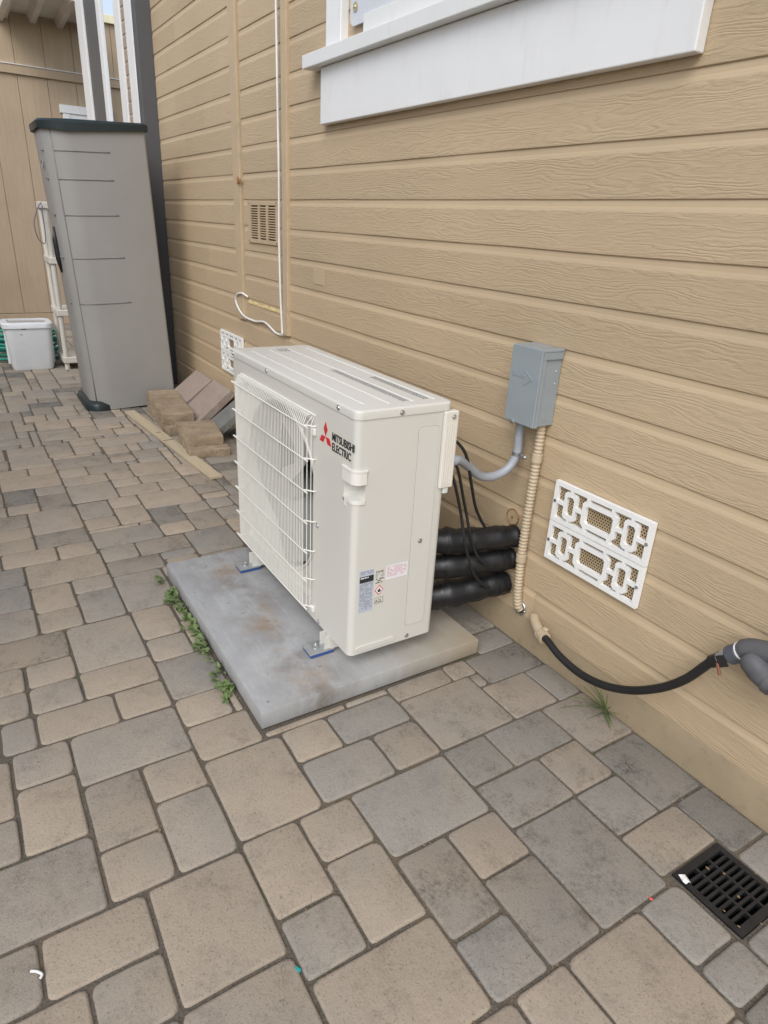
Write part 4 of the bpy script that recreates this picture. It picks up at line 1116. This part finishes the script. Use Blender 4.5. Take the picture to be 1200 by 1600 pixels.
# grooves on flank and front
def groove(z, parent, s0, s1):
    pl = cab_plan(0.0072)
    seg = pl[s0:s1]
    b = MB(); b.tube([(p[0]+0.0*1,p[1],z) for p in seg],0.0055,6); return b
def along(z, ya, yb, n=10):
    """points on the right flank at height z between ya (near the wall) and yb (round the front corner)"""
    k = 0.004+0.006*max(0,(z-1.0))/0.86 if z > 1 else 0.004*z
    out = []
    rx, ry = 0.15, 0.17; cyq = cy0+0.17-k; cxq = cx1-0.15+k
    for i in range(n+1):
        y = ya+(yb-ya)*i/n
        if y >= cyq: out.append((cxq+rx, y, z))
        else:
            s = min(1.0,(cyq-y)/ry); out.append((cxq+rx*math.sqrt(max(0,1-s*s)), y, z))
    return out
for z in (1.725, 1.560, 1.345, 1.075, 0.775):
    MB().tube(along(z,-0.44,-0.775),0.0048,6).build('groove','cab_groove',cbody,smooth='all')
    k = 0.006; MB().tube([(cx1-0.10+0.01*0,-0.822-k,z+0.004),(cx1-0.17,-0.8262-k,z+0.008)],0.0048,6).build('groove','cab_groove',cbody,smooth='all')
seam = [along(z,-0.7,-0.778+0.02*0)[-1] for z in (0.05,0.3,0.6,0.9,1.2,1.5,1.84)]
MB().tube(seam,0.0042,6).build('door_seam','cab_groove',cbody,smooth='all')
b = MB(); b.tube([(cx0+0.25,-0.829,0.97),(cx0+0.25,-0.8335,1.06),(cx0+0.25,-0.8335,1.18),(cx0+0.25,-0.829,1.27)],[0.006,0.018,0.018,0.006],10); b.build('door_handle','black_plastic',cbody,smooth='all')
b = MB(); b.tube([(cx1-0.20+0.042*math.cos(2*PI*k/20),-0.8345,1.655+0.022*math.sin(2*PI*k/20)) for k in range(21)],0.0035,5); b.build('oval_badge','cabinet',cbody,smooth='all')
b = MB(); pl = cab_plan(0.028); n_ = len(pl)
def wav(p): 
    t = (p[1]-cy0)/(cy1-cy0); return 0.010*math.sin(t*5.2+2.6)
b.loft([[(p[0],p[1],1.8635+wav(p)-0.012*0) for p in cab_plan(0.016)],[(p[0],p[1],1.842+wav(p)*1.6) for p in pl],[(p[0],p[1],1.888+wav(p)*0.6) for p in cab_plan(0.030)],[(p[0],p[1],1.902+wav(p)*0.4) for p in cab_plan(0.018)],[(p[0],p[1],1.908) for p in cab_plan(-0.02)]])
b.build('lid','cab_green',CB,smooth=40)
# green skid at the front foot
b = MB(); nn = len(cab_plan()[6:26])
def skid_ring(i):
    o_, q_, r_ = cab_plan(0.042)[6:26][i], cab_plan(0.030)[6:26][i], cab_plan(0.001)[6:26][i]
    e = min(1.0, 0.35+0.25*min(i, nn-1-i)); hz = 0.03+0.048*e
    mixp = lambda a, c, t: (a[0]+(c[0]-a[0])*t, a[1]+(c[1]-a[1])*t)
    o_ = mixp(r_, o_, e); q_ = mixp(r_, q_, e)
    return [(r_[0],r_[1],0.0015),(o_[0],o_[1],0.0015),(o_[0],o_[1],hz*0.6),(q_[0],q_[1],hz*0.92),(r_[0],r_[1],hz)]
b.loft([skid_ring(i) for i in range(nn)]); b.build('skid','cab_green',CB,smooth=50)
adopt(CB); CB.rotation_euler = (math.radians(2.6),0,0)

# ------------------------------------------------------------------ plastic shelf behind, wire loop, bin, hose
SH = empty('shelf_rack', (-5.42,-0.60,0.0), 'ivory plastic shelf rack mostly hidden behind the storage cabinet', 'shelf')
for z in (0.06,0.48,0.92,1.36):
    b = MB(); b.box((-5.62,-0.800,z),(-5.22,-0.42,z+0.055),0.006); b.build('shelf_board','shelf',SH)
for x in (-5.585,-5.255):
    for y in (-0.770,-0.455):
        for za, zc in ((0.0,0.0598),(0.1152,0.4798),(0.5352,0.9198),(0.9752,1.3598)):
            MB().tube([(x,y,za),(x,y,zc)],0.022,12).build('post','shelf',SH,smooth=True)
adopt(SH)
wl_ = MB().tube(crm([(-5.23,-0.79,1.415),(-5.215,-0.835,1.36),(-5.21,-0.878,1.24),(-5.21,-0.862,1.125),(-5.21,-0.815,1.09),(-5.213,-0.803,1.2),(-5.213,-0.803,1.32),(-5.23,-0.79,1.4155)],6),0.004,6).build('wire_loop','wire',smooth='all')
tag(wl_,'thin dark wire loop hanging from the ivory shelf','wire')
BN = empty('waste_bin', (-5.45,-1.04,0.0), 'white plastic bin with clear-windowed lid in front of the far tan wall', 'bin')
def bplan(x0,x1,y0,y1,r): return rrect(x0,x1,y0,y1,r,4)
b = MB(); b.loft([[(p[0],p[1],0.001) for p in bplan(-5.56,-5.315,-1.205,-0.875,0.05)],[(p[0],p[1],0.03) for p in bplan(-5.565,-5.305,-1.212,-0.868,0.05)],[(p[0],p[1],0.375) for p in bplan(-5.59,-5.285,-1.232,-0.846,0.055)]]); b.build('tub','bin',BN,smooth=40)
b = MB(); o_ = bplan(-5.60,-5.275,-1.250,-0.832,0.07); i_ = bplan(-5.55,-5.33,-1.195,-0.885,0.03)
b.loft([[(p[0],p[1],0.374) for p in o_],[(p[0],p[1],0.410) for p in o_],[(p[0]*1.0,p[1],0.422) for p in bplan(-5.59,-5.285,-1.238,-0.844,0.065)],[(p[0],p[1],0.421) for p in i_],[(p[0],p[1],0.412) for p in i_]],cap0=False,cap1=False)
b.build('lid_rim','bin',BN,smooth=40)
b = MB(); b.prism(bplan(-5.552,-5.328,-1.197,-0.883,0.031),'z',0.4095,0.4125); b.build('lid_window','bin_lid',BN)
MB().box((-5.2895,-1.115,0.318),(-5.2880,-1.093,0.342)).build('small_badge','cab_green',BN)
b = MB(); b.box((-5.2905,-1.10,0.3655),(-5.2835,-1.06,0.3745)); b.build('lid_notch','dark_gap',BN)
for yv in (-1.2225,-0.8575): MB().box((-5.47,yv-0.012,0.04),(-5.42,yv+0.012,0.40),0.006).build('side_rib','bin',BN)
adopt(BN)
HC = empty('garden_hose', (-5.95,-1.06,0.0), 'coiled green garden hose lying behind the white bin', 'hose')
hr = random.Random(4); pts = []
for k in range(9*26):
    a = 2*PI*k/26; t = k/(9*26); lay = int(t*9)
    rr = 0.34-0.028*(lay % 3)+0.008*math.sin(3*a+lay)
    pts.append((-5.95+rr*0.92*math.cos(a), -1.06+rr*math.sin(a), 0.016+0.034*(t*9)*0.9+0.008*math.sin(2*a+lay)))
MB().tube(pts,0.0145,8).build('coil','hose_green',HC,smooth='all'); adopt(HC)

# ------------------------------------------------------------------ stones and slabs stacked by the wall
def rough_block(x0,x1,y0,y1,z0,z1,seed,mat,name,label,cat,grp,rz=0.0,amp=0.020,notch=True):
    rs = random.Random(seed); cxm, cym = (x0+x1)/2,(y0+y1)/2
    per = []
    def side(p,q,n,a,flute=False):
        for i in range(n):
            t = (i + (rs.uniform(-.2,.2) if i else 0))/n; nx_, ny_ = (q[1]-p[1]), -(q[0]-p[0]); L = math.hypot(nx_,ny_)
            d = rs.uniform(-a,a)
            if flute: d += -0.020 if i % 4 == 3 else (0.004 if i % 4 == 1 else 0.0)
            per.append((p[0]+(q[0]-p[0])*t+nx_/L*d, p[1]+(q[1]-p[1])*t+ny_/L*d))
    side((x0,y0),(x1,y0),24,0.004,True); side((x1,y0),(x1,y1),6,0.006); side((x1,y1),(x0,y1),4,0.002); side((x0,y1),(x0,y0),5,0.006)
    c_, s_ = math.cos(rz), math.sin(rz)
    def T(p): dx, dy = p[0]-cxm, p[1]-cym; return (cxm+dx*c_-dy*s_, cym+dx*s_+dy*c_)
    per = [T(p) for p in per]; cm = (cxm,cym)
    def sc(k): return [(cm[0]+(p[0]-cm[0])*k+rs.uniform(-.002,.002), cm[1]+(p[1]-cm[1])*k+rs.uniform(-.002,.002)) for p in per]
    b = MB(); h = z1-z0
    b.loft([[(p[0],p[1],z0) for p in sc(0.99)],[(p[0],p[1],z0+0.5*h) for p in sc(1.005)],[(p[0],p[1],z0+0.93*h+rs.uniform(-.003,.003)) for p in sc(0.998)],[(p[0],p[1],z1) for p in sc(0.982)]])
    o = b.build(name,mat,smooth=25); return tag(o,label,cat,grp)
G_ = 'tan split-face blocks by the wall'
rough_block(-3.56,-2.86,-0.475,-0.265,0.001,0.070,1,'stone_tan','wall_block','tan split-face block, lower of the long pair beside the cabinet','stone block',G_,rz=-0.06)
rough_block(-3.60,-2.90,-0.470,-0.268,0.0712,0.145,2,'stone_tan','wall_block','tan split-face block, upper of the long pair beside the cabinet','stone block',G_,rz=-0.09)
rough_block(-2.72,-2.36,-0.475,-0.225,0.001,0.050,3,'stone_tan','wall_block','thin tan block at the bottom of the small stack nearest the machine','stone block',G_,rz=-0.10)
rough_block(-2.80,-2.44,-0.470,-0.230,0.0512,0.112,4,'stone_tan','wall_block','tan notched block on top of the small stack nearest the machine','stone block',G_,rz=-0.14)
def lean(x0,x1,yb,yt,zt,th,mat,label,grp,bev=0.004):
    """slab whose foot stands at yb and whose upper back edge rests on the wall at yt"""
    L = math.hypot(yt-yb, zt); ang = math.atan2(zt, yt-yb)
    b = MB(); b.box((x0,0,0.0),(x1,L,th),bev,1)
    o = b.build('concrete_slab',mat)
    me = o.data; me.transform(Matrix.Translation((0,yb,0.0)) @ Matrix.Rotation(ang,4,'X'))
    lo = min(v.co.z for v in me.vertices); me.transform(Matrix.Translation((0,0,0.001-lo)))
    hi = max(v.co.y for v in me.vertices); me.transform(Matrix.Translation((0,-0.006-hi,0)))
    return tag(o,label,'slab',grp)
lean(-3.665,-3.30,-0.31,-0.02,0.225,0.055,'stone_pink','pinkish concrete slab leaning on the wall, beside the storage cabinet','pinkish leaning slabs')
lean(-3.235,-2.88,-0.31,-0.02,0.240,0.055,'stone_pink','pinkish concrete slab leaning on the wall, next to the grey one','pinkish leaning slabs')
lean(-2.80,-2.60,-0.30,-0.02,0.20,0.05,'stone_grey','dark grey slab leaning on the wall next to the cream machine',None)
# plank
b = MB(); b.box((-0.79,-0.036,0.002),(0.79,0.036,0.020),0.002)
pk = b.build('plank','plank'); ang = math.atan2(0.132,1.535)
pk.location = (-2.762,-0.523,0.0); pk.rotation_euler = (0,0,ang); tag(pk,'narrow weathered wooden plank lying on the pavers before the stones','plank')
for xx, w_ in ((0.02,0.068),(-0.17,0.03)):
    c_ = MB().box((xx,-w_/2,0.0195),(xx+0.008,w_/2,0.0206)).build('crack','dark_gap',pk)

# ------------------------------------------------------------------ porch frame, post, far wall, roof
PF = empty('porch_frame', (-5.9,0.02,0), 'white and grey framed porch opening beyond the tan siding', 'porch')
MB().box((-7.08,-0.03,0),(-6.755,0.022,3.32),0.003).build('white_post','white',PF)
MB().box((-6.753,-0.012,0),(-6.20,0.022,3.32),0.003).build('grey_panel','post_mid',PF)
MB().box((-6.198,-0.012,0),(-6.05,0.022,3.32),0.003).build('white_stile','white',PF)
MB().box((-5.50,-0.012,0),(-5.29,0.022,3.32),0.003).build('white_stile','white',PF)
for k in range(34):
    board(-5.288,-5.052,0,PF,zbot=0.05+k*0.095,ztop=0.05+(k+1)*0.095,mat='siding_far',name='siding_board',y=0.0)
MB().box((-5.288,0.016,0.0),(-5.052,0.022,3.30)).build('panel_core','trim',PF)
MB().box((-5.05,-0.030,0),(-4.83,0.022,3.32),0.003).build('white_post','white',PF)
MB().box((-6.048,-0.010,0),(-5.502,0.020,0.9)).build('lower_panel','post_mid',PF)
adopt(PF)
cpst = empty('corner_post',(-4.42,-0.05,0),'dark grey painted post at the left end of the tan siding','post')
MB().box((-4.468,-0.112,0),(-4.3745,0.05,3.32),0.006,2).build('shaft','post_grey',cpst)
MB().box((-4.476,-0.120,0.0005),(-4.372,-0.1125,0.10),0.002).build('foot_plate','post_grey',cpst); adopt(cpst)
FW = empty('panel_wall', (-8.15,0.0,0.0), 'far tan wall of vertical grooved panels closing the yard', 'wall')
def panels(za, zc, ya, yb, nm='panel'):
    y = ya
    while y < yb-0.01:
        e = min(y+0.305, yb)
        MB().box((-8.18,y+0.0022,za),(-8.100,e-0.0022,zc),0.002).build(nm,'fence',FW); y = e
panels(0.145,2.71,-4.2,2.6); panels(2.80,3.36,-4.2,0.20); panels(2.80,3.345,0.20,2.6)
MB().box((-8.20,-4.2,0.0),(-8.115,2.6,3.34)).build('wall_core','fence',FW)
MB().box((-8.20,-4.2,2.711),(-8.070,2.6,2.799),0.004).build('band_board','fence',FW)
MB().box((-8.14,-4.2,2.8005),(-8.062,2.6,2.808)).build('flashing','white',FW)
MB().box((-8.19,-4.2,0.0),(-8.088,2.6,0.138),0.004).build('base_rail','fence',FW)
MB().box((-8.30,0.20,3.347),(-8.06,2.6,3.43),0.004).build('cap_board','cap',FW)
wn_ = MB().box((-8.098,-0.09,1.35),(-8.090,0.36,2.38)).build('window','pane',FW)
MB().box((-8.098,-0.145,2.385),(-8.050,0.43,2.47),0.003).build('head_casing','white',wn_)
MB().box((-8.098,-0.118,1.30),(-8.058,-0.045,2.3845),0.003).build('side_casing','white',wn_)
MB().box((-8.098,0.33,1.30),(-8.058,0.40,2.3845),0.003).build('side_casing','white',wn_)
MB().box((-8.094,-0.044,2.33),(-8.066,0.329,2.3845),0.003).build('sash','white',wn_)
adopt(FW)
NF = empty('added_fence', (-3.0,-3.55,0.0), 'unseen tan board fence added to shade the lower house wall', 'fence')  # out of view, added to block low sky light from the house wall
xx = -8.1; kf = 0
while xx < 0.6:
    MB().box((xx+0.002,-3.56,0.03),(xx+0.178,-3.54,2.30+0.01*(kf%3)),0.002).build('board','fence',NF); xx += 0.18; kf += 1
for z in (0.35,1.15,1.95): MB().box((-8.1,-3.60,z),(0.62,-3.561,z+0.09)).build('rail','fence',NF)
adopt(NF)
RF = empty('patio_roof', (-7.2,0.0,3.2), 'corrugated metal patio cover meeting the top of the far wall', 'roof')
b = MB(); prof = []
y = -0.60; k = 0
while y < 0.15:
    prof += [(y,0.0),(y+0.045,0.0),(y+0.075,0.075),(y+0.235,0.075),(y+0.265,0.0)]; y += 0.275
def rz_(x): return 3.215+0.05*(x+8.2)
rings = []
for x in (-8.35,-7.6,-7.05):
    rings.append([(x,p[0],rz_(x)+p[1]) for p in prof]+[(x,p[0],rz_(x)+p[1]+0.004) for p in reversed(prof)])
b.loft(rings); b.build('metal_sheet','roof_metal',RF)
MB().box((-8.25,-0.668,3.19),(-7.05,-0.603,3.50),0.004).build('gutter_board','roof_metal',RF)
adopt(RF)

# ------------------------------------------------------------------ weeds
def leafmesh(b, base, dirv, L, wdt, curl, rs):
    d = Vector(dirv).normalized(); sidev = d.cross(Vector((0,0,1)))
    if sidev.length < 0.05: sidev = Vector((1,0,0))
    sidev.normalize(); upv = sidev.cross(d).normalized(); base = Vector(base)
    prof = [(0,0.18),(0.25,0.75),(0.55,1.0),(0.82,0.7),(1.0,0.12)]
    Lv = []
    for t, ww in prof:
        c = base + d*(L*t) + upv*(-curl*L*t*t)
        Lv.append([b.bm.verts.new(c - sidev*wdt*ww + upv*wdt*0.25*ww), b.bm.verts.new(c), b.bm.verts.new(c + sidev*wdt*ww + upv*wdt*0.25*ww)])
    for a_, c_ in zip(Lv, Lv[1:]):
        for i in range(2): b.bm.faces.new((a_[i],a_[i+1],c_[i+1],c_[i]))
def weed(xa, xb, n, label, seed, mat='leaf', hmax=0.035):
    rs = random.Random(seed)
    root = empty('weed', ((xa+xb)/2, -1.012, 0.0), label, 'plant', 'weeds along the concrete pad')
    b = MB(); st = MB()
    for i in range(n):
        x = rs.uniform(xa,xb); y = -1.006 - abs(rs.gauss(0,0.020)); z = rs.uniform(0.002,hmax*0.7)
        st.tube([(x,y,-0.004),(x+rs.uniform(-.004,.004),y-0.002,z)],0.0012,4)
        for q in range(rs.randint(4,6)):
            a = rs.uniform(PI*0.95,2.05*PI); el = rs.uniform(0.15,1.0)
            dv = (math.cos(a)*math.cos(el), math.sin(a)*math.cos(el), math.sin(el))
            L = rs.uniform(0.011,0.030)
            leafmesh(b,(x,y,z),dv,L,L*rs.uniform(0.20,0.30),rs.uniform(0.1,0.6),rs)
    b.build('leaves',mat,root,smooth='all',recalc=False); st.build('stems',mat,root)
    adopt(root)
weed(-0.985,-0.93,4,'tiny sprig of green weed at the far corner of the pad',1,'leaf_b',0.02)
weed(-0.86,-0.50,30,'longest bright green weed patch along the pad edge',2,'leaf',0.04)
weed(-0.46,-0.22,20,'dull green weed patch at the middle of the pad edge',3,'leaf_b',0.04)
weed(-0.20,-0.12,10,'small weed near the front corner of the pad',4,'leaf',0.03)
GT = empty('grass_tuft', (0.478,-0.012,0.0), 'small tuft of grass growing at the foot of the wall below the hose', 'plant')
rs = random.Random(9); b = MB()
for i in range(34):
    a = rs.uniform(0,2*PI); el = rs.uniform(0.7,1.45); L = rs.uniform(0.045,0.115)
    dv = (math.cos(a)*math.cos(el), -abs(math.sin(a))*math.cos(el), math.sin(el))
    leafmesh(b,(0.478+rs.uniform(-.022,.022),-0.014+rs.uniform(-.008,.004),-0.003),dv,L,0.0014,rs.uniform(0.2,1.1),rs)
b.build('blades','grass',GT,smooth='all',recalc=False); adopt(GT)

# ------------------------------------------------------------------ litter
def scrap(name, x, y, size, mat, label, seed, cat='litter', z=0.0022):
    rs = random.Random(seed); b = MB(); n = 9
    pr = [(x+size*(0.6+0.5*rs.random())*math.cos(2*PI*k/n), y+0.7*size*(0.6+0.5*rs.random())*math.sin(2*PI*k/n)) for k in range(n)]
    zs = [z+rs.uniform(0,size*0.35) for _ in pr]
    b.loft([[(p[0],p[1],q) for p,q in zip(pr,zs)],[(p[0],p[1],q+0.0012) for p,q in zip(pr,zs)]],cap0=False,cap1=False)
    c0 = b.bm.verts.new((x,y,z+size*0.45)); 
    b.bm.verts.ensure_lookup_table()
    top = [v for v in b.bm.verts][n:2*n]
    for i in range(n): b.bm.faces.new((top[i],top[(i+1)%n],c0))
    o = b.build(name,mat); return tag(o,label,cat)
scrap('paper_scrap',0.985,-0.322,0.016,'paper','crumpled white paper scrap on the left corner of the drain grate',1)
b = MB(); b.tube(crm([(0.462,-1.650,0.0035),(0.470,-1.640,0.006),(0.480,-1.632,0.0045),(0.486,-1.636,0.0035)],4),0.0028,6)
tag(b.build('plastic_scrap','paper',smooth='all'),'tiny curled white scrap on a paver at the lower left','litter')
o = MB().box((-0.007,-0.004,0.0),(0.007,0.004,0.005),0.001).build('plastic_bit','teal_bit'); o.location = (0.716,-1.195,-0.0045); o.rotation_euler = (0,0,0.5); tag(o,'tiny teal plastic bit in a paver joint at the bottom','litter')
scrap('red_scrap',0.974,-0.430,0.006,'red_bit','tiny red scrap in the joint left of the drain grate',5,z=-0.004)
scrap('pebble',0.249,-1.348,0.006,'dead','small brown pebble in a joint among the lower left pavers',6,z=-0.004)
rs = random.Random(31); b = MB()
def flake(x, y, s, z):
    a = rs.uniform(0,PI*2); pts_ = []
    for k in range(5):
        t = a+2*PI*k/5; pts_.append((x+s*(1.0+0.5*rs.random())*math.cos(t)*(1.5 if k%2 else 0.7), y+s*(0.6+0.4*rs.random())*math.sin(t), z+rs.uniform(0,s*0.4)))
    vs = [b.bm.verts.new(q) for q in pts_]; b.bm.faces.new(vs)
jl = [r for r in rects if r[0] > 0.3 and r[2] > -1.25]
for i in range(210):
    r = rs.choice(jl); e = rs.random()
    x = r[rs.randint(0,1)] if e < 0.5 else rs.uniform(r[0],r[1]); y = r[rs.randint(2,3)] if e >= 0.5 else rs.uniform(r[2],r[3])
    flake(x+rs.gauss(0,.003),y+rs.gauss(0,.003),rs.uniform(0.0012,0.0034),-0.0035)
for i in range(60):
    flake(rs.uniform(-1.4,1.2),rs.uniform(-1.5,-0.05) if rs.random()<.6 else -0.012,rs.uniform(0.001,0.0028),0.0025 if rs.random()<.9 else 0.0025)
for i in range(70): flake(rs.uniform(-0.9,-0.1),-1.006-abs(rs.gauss(0,0.012)),rs.uniform(0.0012,0.003),0.0022)
for i in range(6): flake(rs.uniform(DX0+.01,DX1-.01),rs.uniform(DY0+.01,DY1-.01),rs.uniform(0.002,0.004),0.0002)
o = b.build('leaf_debris','dead',recalc=False); tag(o,'scattered dry leaf bits in the paver joints','debris',kind='stuff')
